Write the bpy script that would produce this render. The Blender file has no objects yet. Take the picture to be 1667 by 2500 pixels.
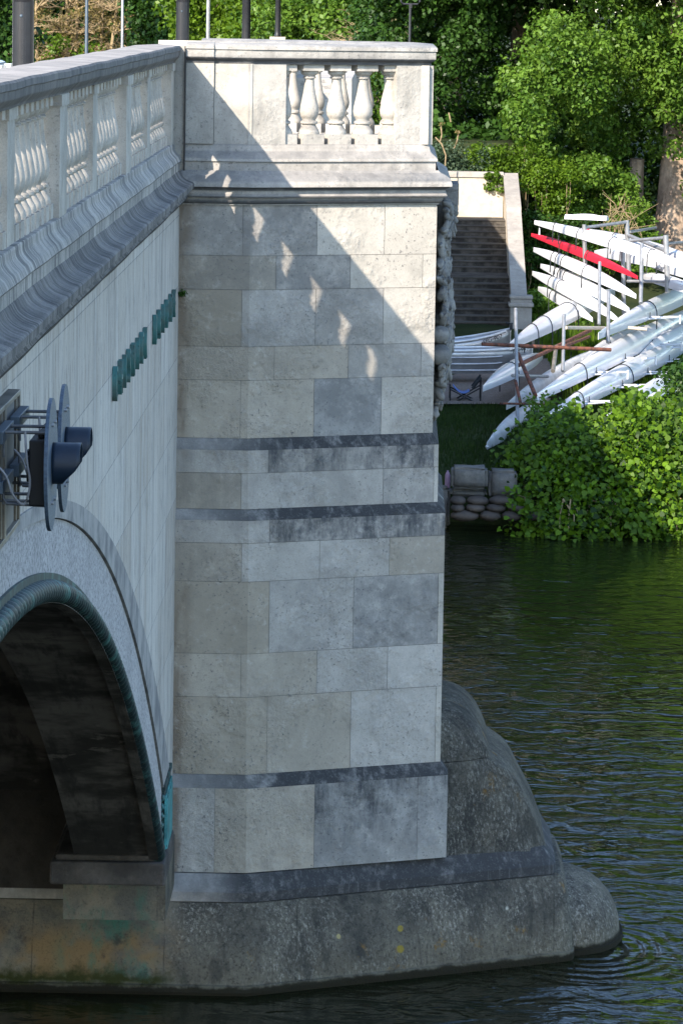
import bpy, bmesh, math, random
import numpy as np
from mathutils import Vector, Matrix

random.seed(7); RNG = np.random.default_rng(7)
SC = bpy.context.scene
COL = SC.collection
PI = math.pi

# ------------------------------------------------------------------ camera model (metres; Z = 0 is the river, the bridge runs along +Y)
F, CX, CY = 9500.0, 833.5, 1250.0
def _n(v): return v / np.linalg.norm(v)
_Yc = _n(np.array([961 - CX, -(3 - CY), -F]))
_X0 = np.array([1, -.0163, 0.]); _Xc = _n(_X0 - _Yc * (_X0 @ _Yc)); _Zc = np.cross(_Xc, _Yc)
RM = np.array([_Xc, _Yc, _Zc]); CAM = np.array([1.836, 0, 8.70])
def onY(px, py, Y):
    d = RM @ np.array([px - CX, -(py - CY), -F]); return CAM + d * (Y - CAM[1]) / d[1]
def onX(px, py, X):
    d = RM @ np.array([px - CX, -(py - CY), -F]); return CAM + d * (X - CAM[0]) / d[0]
def onPlane(px, py, p0, nrm):
    d = RM @ np.array([px - CX, -(py - CY), -F]); nrm = np.array(nrm); return CAM + d * ((np.array(p0) - CAM) @ nrm) / (d @ nrm)
def zat(py, px, Y): return onY(px, py, Y)[2]

cam = bpy.data.cameras.new('camera'); co = bpy.data.objects.new('camera', cam); COL.objects.link(co)
M4 = Matrix.Identity(4)
for i in range(3):
    for j in range(3): M4[i][j] = RM[i][j]
    M4[i][3] = CAM[i]
co.matrix_world = M4
cam.sensor_fit = 'VERTICAL'; cam.sensor_height = 36; cam.sensor_width = 24; cam.lens = 36 * F / 2500
cam.clip_start = .5; cam.clip_end = 3000
SC.camera = co

# ------------------------------------------------------------------ light
SUN = Vector((-1, -1.63, 1.22)).normalized()
w = bpy.data.worlds.new('World'); SC.world = w; w.use_nodes = True
nt = w.node_tree; sky = nt.nodes.new('ShaderNodeTexSky'); sky.sky_type = 'NISHITA'; sky.sun_disc = False
sky.sun_elevation = math.asin(SUN.z); sky.sun_rotation = math.atan2(SUN.x, SUN.y)
sky.air_density = 1.0; sky.dust_density = .5; sky.ozone_density = 1.8
nt.links.new(sky.outputs[0], nt.nodes['Background'].inputs[0]); nt.nodes['Background'].inputs[1].default_value = .15
sl = bpy.data.lights.new('sun', 'SUN'); sl.energy = 3.1; sl.angle = math.radians(.5); sl.color = (1, .885, .765)
so = bpy.data.objects.new('sun', sl); COL.objects.link(so); so.rotation_euler = SUN.to_track_quat('Z', 'Y').to_euler(); so.location = (-40, -60, 60)
SC.view_settings.view_transform = 'Standard'; SC.view_settings.look = 'None'; SC.view_settings.exposure = 1.74; SC.view_settings.gamma = 1

# ------------------------------------------------------------------ node helpers
def srgb(r, g, b): return tuple(((c / 255) / 12.92 if c / 255 < .04045 else ((c / 255 + .055) / 1.055) ** 2.4) for c in (r, g, b)) + (1,)
class NT:
    def __init__(s, name):
        s.m = bpy.data.materials.new(name); s.m.use_nodes = True; s.t = s.m.node_tree; s.t.nodes.clear()
        s.out = s.n('ShaderNodeOutputMaterial'); s.pos = s.n('ShaderNodeNewGeometry').outputs['Position']
    def n(s, k, **kw):
        nd = s.t.nodes.new(k)
        for a, b in kw.items(): setattr(nd, a, b)
        return nd
    def put(s, sock, v):
        if hasattr(v, 'is_output'): s.t.links.new(v, sock)
        else: sock.default_value = v
    def vscale(s, v, sc):
        nd = s.n('ShaderNodeVectorMath', operation='MULTIPLY'); s.put(nd.inputs[0], v); nd.inputs[1].default_value = sc; return nd.outputs[0]
    def noise(s, scale, detail=3, rough=.55, vec=None, dist=0):
        nd = s.n('ShaderNodeTexNoise'); s.put(nd.inputs['Vector'], vec or s.pos); nd.inputs['Scale'].default_value = scale
        nd.inputs['Detail'].default_value = detail; nd.inputs['Roughness'].default_value = rough; nd.inputs['Distortion'].default_value = dist; return nd.outputs['Fac']
    def ramp(s, v, a, b, lo=0., hi=1.):
        nd = s.n('ShaderNodeMapRange'); nd.interpolation_type = 'SMOOTHSTEP'; s.put(nd.inputs[0], v)
        for i, x in enumerate((a, b, lo, hi)): nd.inputs[1 + i].default_value = x
        return nd.outputs[0]
    def math(s, op, a, b=0., c=0.):
        nd = s.n('ShaderNodeMath', operation=op); s.put(nd.inputs[0], a); s.put(nd.inputs[1], b); s.put(nd.inputs[2], c); return nd.outputs[0]
    def mix(s, f, a, b, mode='MIX'):
        nd = s.n('ShaderNodeMix', data_type='RGBA', blend_type=mode); s.put(nd.inputs[0], f); s.put(nd.inputs[6], a); s.put(nd.inputs[7], b); return nd.outputs[2]
    def sep(s, v):
        nd = s.n('ShaderNodeSeparateXYZ'); s.put(nd.inputs[0], v); return nd.outputs
    def attr(s, name):
        return s.n('ShaderNodeAttribute', attribute_name=name).outputs
    def dripwin(s):
        z = s.sep(s.pos)[2]; out = 0.
        for zt in (zat(1098, 545, 33.945), zat(1270, 545, 33.875), zat(1924, 545, 33.805)):
            out = s.math('ADD', out, s.math('MULTIPLY', s.ramp(z, zt - .65, zt - .45), s.ramp(z, zt + .02, zt + .01)))
        return out
    def n_gray(s, a, w_):
        """1 where w_ is 0, a-tinted grey where w_ is 1"""
        cb = s.n('ShaderNodeCombineColor'); v = s.math('ADD', s.math('SUBTRACT', 1., w_), a)
        for i, f in enumerate((1.0, .97, .90)): s.put(cb.inputs[i], s.math('MULTIPLY', v, f))
        return cb.outputs[0]
    def bump(s, h, strength=.5, dist=.02):
        nd = s.n('ShaderNodeBump'); s.put(nd.inputs['Height'], h); nd.inputs['Strength'].default_value = strength; nd.inputs['Distance'].default_value = dist; return nd.outputs[0]
    def bsdf(s, col, rough=.8, metal=0., nrm=None, spec=.3, **kw):
        nd = s.n('ShaderNodeBsdfPrincipled'); s.put(nd.inputs['Base Color'], col); s.put(nd.inputs['Roughness'], rough); s.put(nd.inputs['Metallic'], metal)
        nd.inputs['Specular IOR Level'].default_value = spec
        if nrm is not None: s.put(nd.inputs['Normal'], nrm)
        for a, b in kw.items(): s.put(nd.inputs[a], b)
        s.t.links.new(nd.outputs[0], s.out.inputs[0]); return nd

def stone(name, c1, c2, dirt_shade=(.072, .076, .082, 1), tint=False, streak=0., speck=.5, dirty_top=.75, bumpy=.5, blot=.9, lichen=0., patch=0., under=0.):
    """weathered limestone: two-tone blotches, pits, vertical rain streaks, dark lichen crust on ledges"""
    k = NT(name)
    big = k.ramp(k.noise(blot, 4, .6), .38, .64)
    col = k.mix(big, c1, c2)
    col = k.mix(k.ramp(k.noise(3.2, 5, .65), .42, .78, 0, .35), col, tuple(.68 * c for c in c2[:3]) + (1,))
    sv = k.vscale(k.pos, (5., 5., .35))
    st = k.noise(1.6, 4, .6, sv)
    if tint:
        a = k.attr('tint'); col = k.mix(1., col, a['Color'], 'MULTIPLY')
        mask = k.math('MULTIPLY', a['Alpha'], k.math('ADD', 1., k.math('MULTIPLY', k.dripwin(), k.math('SUBTRACT', k.ramp(k.noise(1.3, 7, .75, k.vscale(k.pos, (5., 5., 1.1))), .30, .64, .3, 1.), 1.))))
        grime = k.ramp(k.noise(3.2, 8, .78), .34, .58, .3, 1.1)
        mask = k.math('MULTIPLY', mask, grime)
        col = k.mix(mask, col, dirt_shade)
        px_ = k.sep(k.pos)[0]; br_ = k.math('MULTIPLY', k.ramp(px_, .20, .03), k.ramp(k.noise(1., 4, .6, k.vscale(k.pos, (3., 3., .8))), .40, .58, .1, .8))
        col = k.mix(br_, col, (.17, .125, .085, 1))
    if streak:
        col = k.mix(k.ramp(st, .45, .72, 0, streak), col, tuple(.35 * c for c in c2[:3]) + (1,))
        st2 = k.noise(1.1, 2, .5, k.vscale(k.pos, (11., 11., .12)))
        col = k.mix(k.ramp(st2, .5, .7, 0, streak * .8), col, tuple(min(1, 1.25 * c) for c in c1[:3]) + (1,))
    if patch:
        col = k.mix(k.ramp(k.noise(9, 6, .72), .50, .62, 0, patch), col, dirt_shade)
    mot = k.noise(6.5, 7, .72)
    col = k.mix(k.ramp(mot, .48, .72, 0, .30 if tint else .38), col, tuple(.5 * c for c in c2[:3]) + (1,))
    col = k.mix(k.ramp(mot, .46, .30, 0, .35), col, tuple(min(.8, 1.3 * c) for c in c1[:3]) + (1,))
    pits = k.noise(38, 4, .7)
    col = k.mix(k.math('MULTIPLY', k.ramp(pits, .56, .68, 0, speck), k.ramp(k.noise(1.9, 5, .7), .38, .60, .15, 1.)), col, dirt_shade)
    fine = k.noise(120, 2, .6)
    col = k.mix(k.ramp(fine, .3, .7, 0., .25), col, tuple(.5 * c for c in c2[:3]) + (1,))
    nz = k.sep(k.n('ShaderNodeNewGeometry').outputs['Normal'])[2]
    if under: col = k.mix(k.math('MULTIPLY', k.ramp(nz, -.08, -.5, 0, under), k.ramp(k.noise(4, 6, .7), .25, .5, .55, 1.)), col, dirt_shade)  # downward faces darkened: grime, with shade beneath the mouldings painted in
    top = k.math('MULTIPLY', k.ramp(nz, .25, .6, 0, dirty_top), k.ramp(k.noise(7, 5, .7), .3, .6, .45, 1.))
    col = k.mix(top, col, dirt_shade)
    if lichen:
        col = k.mix(k.ramp(k.noise(2.6, 5, .7), .62, .72, 0, lichen), col, (.2, .12, .03, 1))
        col = k.mix(k.ramp(k.noise(14, 3, .7), .66, .74, 0, .6), col, (.4, .41, .38, 1))
    rough = k.ramp(k.noise(1.7, 4, .6), .46, .64, .25, 1.6)
    h = k.math('MULTIPLY', rough, k.math('ADD', k.noise(14, 6, .72), k.math('MULTIPLY', pits, .8)))
    k.bsdf(col, .9, 0, k.bump(h, bumpy, .013), .15); return k.m

def coping_mat():
    k = NT('wall_coping_stone'); n = k.sep(k.n('ShaderNodeNewGeometry').outputs['Normal'])
    c = k.mix(k.ramp(k.noise(1.8, 5, .65), .36, .64), (.36, .33, .295, 1), (.25, .235, .215, 1))
    c = k.mix(k.ramp(k.noise(1., 5, .7, k.vscale(k.pos, (2., 7., 2.))), .48, .66, 0, .7), c, (.13, .125, .12, 1))
    c = k.mix(k.ramp(k.noise(40, 4, .7), .56, .7, 0, .6), c, (.10, .10, .10, 1))
    crust = k.math('MULTIPLY', k.ramp(n[0], .3, .7), k.ramp(k.noise(1., 5, .7, k.vscale(k.pos, (1., 6., 1.))), .32, .62, 1., .55))
    c = k.mix(crust, c, (.105, .104, .102, 1))
    k.bsdf(c, .92, 0, k.bump(k.noise(20, 5, .7), .6, .012), .12); return k.m

def plain(name, col, rough=.5, metal=0., var=.2, bumpy=0., scale=12., spec=.4, dark=None):
    k = NT(name); d = dark or tuple(c * (1 - var) for c in col[:3]) + (1,)
    c = k.mix(k.ramp(k.noise(scale, 4, .6), .35, .65), col, d)
    k.bsdf(c, rough, metal, k.bump(k.noise(scale * 6, 3), bumpy, .01) if bumpy else None, spec); return k.m

def leafmat(name, col, col2, trans=.4, gloss=.35):
    k = NT(name); a = k.attr('tint'); c = k.mix(a['Fac'], col, col2)
    c = k.mix(k.ramp(k.noise(.9, 3), .35, .65, 0, .35), c, tuple(.55 * x for x in col[:3]) + (1,))
    b = k.bsdf(c, gloss, 0, None, .22)
    t = k.n('ShaderNodeBsdfTranslucent'); k.put(t.inputs[0], k.mix(1., c, (.9, 1., .35, 1), 'MULTIPLY'))
    mx = k.n('ShaderNodeMixShader'); mx.inputs[0].default_value = trans
    k.t.links.new(b.outputs[0], mx.inputs[1]); k.t.links.new(t.outputs[0], mx.inputs[2]); k.t.links.new(mx.outputs[0], k.out.inputs[0]); return k.m

M = {}
M['block'] = stone('pier_ashlar', (.50, .47, .415, 1), (.42, .395, .345, 1), tint=True, speck=.85, bumpy=.9, blot=1.3)
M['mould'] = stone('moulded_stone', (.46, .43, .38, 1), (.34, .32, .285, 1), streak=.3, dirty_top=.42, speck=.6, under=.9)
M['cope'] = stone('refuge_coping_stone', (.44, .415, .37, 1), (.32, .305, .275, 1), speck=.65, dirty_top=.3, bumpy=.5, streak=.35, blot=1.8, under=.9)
M['panel'] = stone('parapet_stone', (.50, .465, .405, 1), (.40, .375, .325, 1), speck=.5, dirty_top=.5, bumpy=.5, streak=.16, blot=1.6)
M['wallcope'] = coping_mat()
def runmat(name, a, b, dark, amt):
    """moulded course with water runs that fall straight down its face"""
    k = NT(name); c = k.mix(k.ramp(k.noise(1.7, 5, .65), .36, .64), a, b)
    yv = k.vscale(k.pos, (.15, 1., .15))
    c = k.mix(k.ramp(k.noise(5., 6, .75, yv), .42, .64, 0, amt), c, dark)
    c = k.mix(k.ramp(k.noise(11., 5, .7, yv), .50, .66, 0, .55), c, tuple(min(.7, 1.25 * q) for q in a[:3]) + (1,))
    c = k.mix(k.ramp(k.noise(36, 4, .75), .54, .68, 0, .5), c, dark)
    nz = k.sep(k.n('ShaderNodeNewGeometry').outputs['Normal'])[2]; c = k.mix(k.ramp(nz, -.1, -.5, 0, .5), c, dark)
    k.bsdf(c, .92, 0, k.bump(k.math('ADD', k.noise(14, 5, .7), k.noise(60, 3, .7)), .7, .012), .12); return k.m
M['wallmould'] = runmat('wall_cornice_stone', (.23, .22, .205, 1), (.125, .122, .118, 1), (.055, .055, .056, 1), .8)
M['wallplinth'] = runmat('wall_plinth_stone', (.43, .405, .365, 1), (.30, .29, .265, 1), (.085, .088, .09, 1), .8)
M['coping'] = stone('coping_stone', (.42, .40, .365, 1), (.30, .29, .27, 1), streak=.5, dirty_top=.12, speck=.4, blot=1.8)
def ledgemat():
    k = NT('weathered_ledge'); p = k.sep(k.pos)
    c = k.mix(k.ramp(k.noise(2.2, 5, .65), .38, .64), (.40, .385, .355, 1), (.26, .255, .24, 1))
    m = k.math('MULTIPLY', k.ramp(k.noise(2.2, 7, .75), .26, .50, .3, 1.), k.ramp(p[0], .1, 1.0, .38, 1.))
    m = k.math('MULTIPLY', m, k.ramp(k.noise(1., 4, .65, k.vscale(k.pos, (14., 14., 1.2))), .28, .50, .6, 1.))
    m = k.math('MAXIMUM', m, k.math('MULTIPLY', k.math('MULTIPLY', k.ramp(p[2], 1.2, 1.05), k.ramp(p[0], .0, .7)), k.ramp(k.noise(3, 7, .78), .34, .58, .38, 1.)))
    c = k.mix(m, c, (.052, .053, .054, 1))
    c = k.mix(k.ramp(k.noise(55, 6, .8), .54, .68, 0, .35), c, (.30, .30, .28, 1))
    c = k.mix(k.ramp(k.noise(1.9, 5, .7), .62, .74, 0, .5), c, (.085, .075, .03, 1))
    k.bsdf(c, .92, 0, k.bump(k.math('ADD', k.noise(16, 5, .7), k.noise(60, 3, .7)), .7, .012), .12); return k.m
M['dark'] = ledgemat()
def basemat():
    k = NT('cutwater_stone'); p = k.sep(k.pos)
    c = k.mix(k.ramp(k.noise(1.4, 6, .7), .36, .64), (.135, .128, .108, 1), (.06, .06, .056, 1))
    c = k.mix(k.ramp(k.math('ADD', p[2], k.math('MULTIPLY', k.noise(2.4, 4), .5)), .75, .30, 0, .65), c, (.135, .122, .092, 1))
    v = k.vscale(k.pos, (1., 1., .45))
    pale = k.math('MULTIPLY', k.ramp(k.noise(40, 6, .85, v), .49, .62), k.ramp(k.noise(1.5, 4, .7), .38, .62, .15, 1.))
    c = k.mix(k.math('MULTIPLY', pale, .8), c, (.36, .35, .315, 1))
    c = k.mix(k.ramp(k.noise(30, 7, .85), .50, .62, 0, .7), c, (.025, .026, .025, 1))
    st = k.noise(1.6, 4, .6, k.vscale(k.pos, (5., 5., .35))); c = k.mix(k.ramp(st, .5, .68, 0, .6), c, (.035, .036, .036, 1))
    c = k.mix(k.math('MULTIPLY', k.ramp(k.noise(2.2, 5, .7), .60, .72), k.ramp(k.noise(16, 4, .7), .42, .58)), c, (.21, .12, .03, 1))
    for (px, py, rad, colr) in ((1233, 2218, .036, (.50, .50, .46, 1)), (976, 2267, .030, (.26, .21, .05, 1)), (978, 2317, .036, (.24, .19, .04, 1)), (827, 2286, .022, (.36, .31, .16, 1)), (1141, 1978, .012, (.6, .6, .58, 1))):
        q = onPlane(px, py, (1.6, 33.93, .35), (.44, -.83, .33)) if py > 2000 else onPlane(px, py, (2.9, 34.95, 1.4), (.44, -.87, .2))
        vd = k.n('ShaderNodeVectorMath', operation='DISTANCE'); k.put(vd.inputs[0], k.pos); vd.inputs[1].default_value = tuple(q)
        c = k.mix(k.math('MULTIPLY', k.ramp(k.math('ADD', vd.outputs['Value'], k.math('MULTIPLY', k.noise(40, 4), .012)), rad + .012, rad), k.ramp(k.noise(60, 3, .7), .3, .5, .5, 1.)), c, colr)
    jx = k.math('ABSOLUTE', k.math('SUBTRACT', k.math('FRACT', k.math('MULTIPLY', k.math('ADD', p[0], .62), .86)), .5)); jl = k.math('MULTIPLY', k.ramp(jx, .0075, .004), k.ramp(k.noise(5, 4), .35, .6, .05, .45))
    f = k.mix(k.ramp(k.noise(1.6, 6, .7), .38, .62), (.25, .225, .18, 1), (.13, .13, .12, 1))
    f = k.mix(k.math('MULTIPLY', k.ramp(p[2], .66, .40), k.ramp(k.noise(1.3, 4, .6), .40, .55)), f, (.25, .175, .095, 1))
    gx = k.math('MULTIPLY', k.ramp(k.noise(1., 6, .68, k.vscale(k.pos, (2.3, 2.3, 1.1))), .43, .60), k.math('MULTIPLY', k.ramp(p[0], -1.1, -.75), k.ramp(p[0], .05, -.25)))
    f = k.mix(k.math('MULTIPLY', gx, .85), f, (.06, .19, .15, 1))
    f = k.mix(k.ramp(k.noise(2.1, 6, .72), .55, .70, 0, .8), f, (.045, .045, .045, 1))
    f = k.mix(k.ramp(k.noise(40, 5, .8), .54, .64, 0, .5), f, (.05, .05, .045, 1))
    zl = k.math('ADD', p[2], k.math('MULTIPLY', k.noise(4, 6, .7), .36)); f = k.mix(k.ramp(zl, .44, .30), f, (.040, .047, .016, 1))
    bl = k.ramp(k.math('ADD', p[0], k.math('MULTIPLY', k.noise(2.2, 6, .7), .7)), .20, .52)
    c = k.mix(bl, f, c); c = k.mix(jl, c, (.03, .03, .028, 1))
    zw = k.math('ADD', p[2], k.math('MULTIPLY', k.noise(9, 5, .7), .07)); c = k.mix(k.ramp(zw, .135, .10), c, (.022, .021, .015, 1))
    c = k.mix(k.math('MULTIPLY', k.math('MULTIPLY', k.ramp(zw, .09, .115), k.ramp(zw, .15, .13)), k.ramp(k.noise(3.5, 6, .75), .42, .62, 0, .6)), c, (.15, .145, .115, 1))
    dk_ = k.math('MULTIPLY', bl, k.ramp(p[2], .35, 1.1, 1.25, .95)); c = k.mix(1., c, k.n_gray(dk_, bl), 'MULTIPLY')
    k.bsdf(c, .95, 0, k.bump(k.math('ADD', k.math('MULTIPLY', k.noise(6, 6, .75), 2.), k.noise(50, 4, .75)), .9, .022), .1); return k.m
M['base'] = basemat()
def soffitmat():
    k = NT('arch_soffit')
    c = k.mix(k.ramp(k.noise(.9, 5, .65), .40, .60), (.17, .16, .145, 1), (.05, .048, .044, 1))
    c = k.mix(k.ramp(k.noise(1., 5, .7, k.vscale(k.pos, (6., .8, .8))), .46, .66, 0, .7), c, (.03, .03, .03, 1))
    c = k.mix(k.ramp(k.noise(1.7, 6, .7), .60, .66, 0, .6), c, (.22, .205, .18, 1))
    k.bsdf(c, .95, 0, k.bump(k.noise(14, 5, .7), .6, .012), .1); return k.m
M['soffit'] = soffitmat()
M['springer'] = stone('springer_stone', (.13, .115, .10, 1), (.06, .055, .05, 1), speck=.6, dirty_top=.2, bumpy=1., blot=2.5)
M['carving'] = stone('carved_stone', (.30, .29, .265, 1), (.19, .185, .175, 1), speck=.6, dirty_top=.7, blot=3., bumpy=.8)
M['core'] = stone('dark_pier_wall', (.05, .046, .04, 1), (.025, .024, .022, 1), dirty_top=.1, speck=.3, dirt_shade=(.012, .012, .012, 1))  # near-black tone for the pier wall beneath the vault
M['mortar'] = plain('mortar_joint', (.17, .16, .145, 1), .95)

def wallmat():
    k = NT('spandrel_stone'); p = k.sep(k.pos)
    cb = k.n('ShaderNodeCombineXYZ'); k.put(cb.inputs[0], p[1]); k.put(cb.inputs[1], p[2])
    br = k.n('ShaderNodeTexBrick'); k.put(br.inputs['Vector'], cb.outputs[0]); br.inputs['Scale'].default_value = 1
    br.inputs['Mortar Size'].default_value = .004; br.inputs['Brick Width'].default_value = 1.75; br.inputs['Row Height'].default_value = .62; br.inputs['Mortar Smooth'].default_value = .2
    br.inputs['Color1'].default_value = (.50, .475, .425, 1); br.inputs['Color2'].default_value = (.41, .37, .315, 1); br.inputs['Mortar'].default_value = (.22, .22, .22, 1)
    col = br.outputs['Color']
    s1 = k.noise(1.0, 7, .75, k.vscale(k.pos, (1., 2.4, .35)))
    col = k.mix(k.ramp(s1, .46, .70, 0, .7), col, (.24, .23, .215, 1))
    s2 = k.noise(1.0, 5, .7, k.vscale(k.pos, (1., 4., .3)))
    col = k.mix(k.ramp(s2, .46, .66, 0, .5), col, (.58, .56, .515, 1))
    s3 = k.noise(1.0, 4, .6, k.vscale(k.pos, (1., 1.6, .3))); col = k.mix(k.ramp(s3, .55, .68, 0, .6), col, (.34, .30, .25, 1))
    col = k.mix(k.ramp(k.noise(1., 6, .75, k.vscale(k.pos, (1., 18., 3.))), .53, .62, 0, .65), col, (.12, .12, .125, 1))
    col = k.mix(k.ramp(k.noise(60, 3, .7), .58, .7, 0, .5), col, (.10, .10, .10, 1))
    k.bsdf(col, .9, 0, k.bump(k.noise(30, 4), .3, .01), .15); return k.m
M['wall'] = wallmat()
def granite():
    k = NT('speckled_fascia')
    col = k.mix(k.ramp(k.noise(34, 3, .75), .48, .60, 0, .8), (.43, .42, .41, 1), (.13, .13, .135, 1))
    col = k.mix(k.ramp(k.noise(1.2, 4, .6), .35, .7, 0, .35), col, (.2, .2, .2, 1))
    k.bsdf(col, .9, 0, k.bump(k.noise(60, 3), .5, .01), .15); return k.m
M['granite'] = granite()
def bandmat():
    k = NT('arch_band_stone')
    s = k.noise(1.0, 5, .65, k.vscale(k.pos, (1., 2.2, 2.6)))
    col = k.mix(k.ramp(s, .38, .66), (.33, .32, .30, 1), (.17, .17, .17, 1))
    k.bsdf(col, .9, 0, k.bump(k.noise(30, 4), .3, .01), .15); return k.m
M['band'] = bandmat()
def bronze(name, a, b, f=(.4, .62)):
    k = NT(name); c = k.mix(k.ramp(k.noise(5, 5, .7), *f), a, b)
    c = k.mix(k.ramp(k.noise(22, 4, .7), .58, .7, 0, .7), c, (.02, .03, .03, 1))
    k.bsdf(c, .6, .15, k.bump(k.noise(30, 3), .4, .01), .35); return k.m
M['rope'] = bronze('patinated_bronze_rope', (.018, .034, .034, 1), (.06, .15, .135, 1), (.48, .70))
M['verdigris'] = bronze('verdigris_bronze', (.055, .17, .165, 1), (.07, .12, .11, 1))
M['teal'] = bronze('bright_verdigris', (.06, .27, .27, 1), (.035, .13, .13, 1))
M['black'] = plain('black_paint', (.018, .019, .022, 1), .38, 0, .2, .1)
M['navy'] = plain('navy_signal_hood', (.008, .018, .034, 1), .45, 0, .2)
M['hammer'] = plain('blue_grey_board', (.075, .11, .155, 1), .5, 0, .35, .25, 60)
M['box'] = plain('signal_box_black', (.004, .004, .005, 1), .6, 0, .2)
M['steel'] = plain('galvanised_steel', (.32, .33, .335, 1), .5, .5, .25)
M['rod'] = plain('weathered_rod', (.15, .155, .16, 1), .55, .4, .3)
M['channel'] = plain('dark_channel_steel', (.06, .085, .11, 1), .5, .2, .25)
M['panelgrey'] = plain('grey_painted_panel', (.20, .20, .195, 1), .7, 0, .25, .1, 2.5)
M['panelframe'] = plain('panel_frame', (.22, .20, .165, 1), .5, .2, .4, 0, 6)
M['cable'] = plain('grey_cable', (.3, .3, .31, 1), .5)
M['gel'] = plain('white_gelcoat', (.66, .67, .69, 1), .18, 0, .05, 0, 2, .5)
M['geld'] = plain('dull_white_hull', (.58, .59, .58, 1), .35, 0, .2, 0, 3, .4)
M['red'] = plain('red_boat_cover', (.55, .012, .035, 1), .55, 0, .25, .3, 4)
M['strap'] = plain('dark_strap', (.02, .025, .03, 1), .7)
M['rust'] = plain('rusty_tube', (.20, .075, .045, 1), .8, .1, .5, .3, 14, .3, (.06, .035, .03, 1))
M['alu'] = plain('brushed_aluminium', (.46, .48, .50, 1), .38, .75, .25, .15, 3)
M['aluedge'] = plain('pale_rub_rail', (.62, .65, .68, 1), .4, .3, .1)
M['letter'] = plain('black_lettering', (.012, .012, .015, 1), .6)
M['blueseat'] = plain('blue_canvas', (.10, .17, .40, 1), .8)
M['stair'] = stone('stair_stone', (.13, .115, .095, 1), (.05, .045, .038, 1), dirty_top=.1, speck=.4, blot=3.2, streak=.2)
M['nosing'] = stone('stair_nosing', (.125, .11, .09, 1), (.075, .066, .055, 1), dirty_top=.1, speck=.3)
M['cream'] = stone('cream_wall_stone', (.62, .54, .42, 1), (.54, .47, .37, 1), dirty_top=.25, speck=.2, blot=.8, bumpy=.25)
M['capstone'] = stone('stair_cap_stone', (.46, .42, .36, 1), (.36, .33, .29, 1), dirty_top=.1, speck=.3)
M['sandbag'] = stone('old_sandbag', (.13, .105, .085, 1), (.07, .058, .05, 1), dirty_top=.1)
M['rock'] = stone('bank_block', (.24, .225, .20, 1), (.13, .125, .115, 1), dirty_top=.2, lichen=.2, speck=.6, patch=.4)
M['pink'] = plain('pink_plastic', (.42, .26, .36, 1), .5)
M['bark'] = stone('tree_bark', (.46, .35, .26, 1), (.30, .22, .16, 1), streak=.6, dirty_top=0, speck=.4, bumpy=1., blot=2.)
M['twig'] = plain('dry_twig', (.36, .27, .15, 1), .85, 0, .4)
M['tarmac'] = plain('road_asphalt', (.055, .055, .057, 1), .9, 0, .3, .2, 5)
M['paving'] = plain('pavement_slab', (.22, .215, .20, 1), .9, 0, .2, .2, 4)
M['silver'] = plain('silver_car_paint', (.45, .46, .48, 1), .25, .5, .1)
M['darkcar'] = plain('dark_car_paint', (.012, .014, .03, 1), .2, .1, .1)
M['tyre'] = plain('tyre_rubber', (.02, .02, .02, 1), .9)
M['glass'] = plain('car_glass', (.02, .03, .04, 1), .05, 0, .1)
M['lamp'] = plain('lantern_glass', (.6, .6, .55, 1), .2)
def groundmat():
    k = NT('bank_ground')
    c = k.mix(k.ramp(k.noise(.8, 5, .65), .35, .65), (.022, .034, .012, 1), (.036, .045, .016, 1))
    c = k.mix(k.ramp(k.noise(7, 5, .7), .55, .7, 0, .6), c, (.03, .024, .016, 1))
    k.bsdf(c, .95, 0, k.bump(k.noise(9, 5), .8, .06), .1); return k.m
M['ground'] = groundmat()
M['gravel'] = plain('gravel_path', (.20, .165, .14, 1), .95, 0, .45, .6, 22)
M['lf_main'] = leafmat('poplar_leaf', (.046, .110, .012, 1), (.16, .27, .034, 1), .32, .45)
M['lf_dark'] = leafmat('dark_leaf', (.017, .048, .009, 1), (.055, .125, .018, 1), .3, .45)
M['lf_lime'] = leafmat('lime_leaf', (.06, .125, .010, 1), (.15, .25, .020, 1), .42, .4)
M['lf_knot'] = leafmat('broad_leaf', (.014, .046, .004, 1), (.135, .255, .010, 1), .34, .5)
M['lf_blue'] = leafmat('grey_green_leaf', (.04, .08, .036, 1), (.09, .13, .075, 1), .25, .5)
M['lf_brown'] = leafmat('bronze_leaf', (.17, .13, .05, 1), (.27, .21, .08, 1), .35, .6)
M['lf_high'] = leafmat('high_leaf', (.016, .024, .007, 1), (.04, .048, .015, 1), .2, .6)  # for unseen treetops, kept dark so the river mirrors them dark
M['lf_grass'] = leafmat('grass_blade', (.018, .038, .009, 1), (.04, .075, .015, 1), .3, .5)

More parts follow.
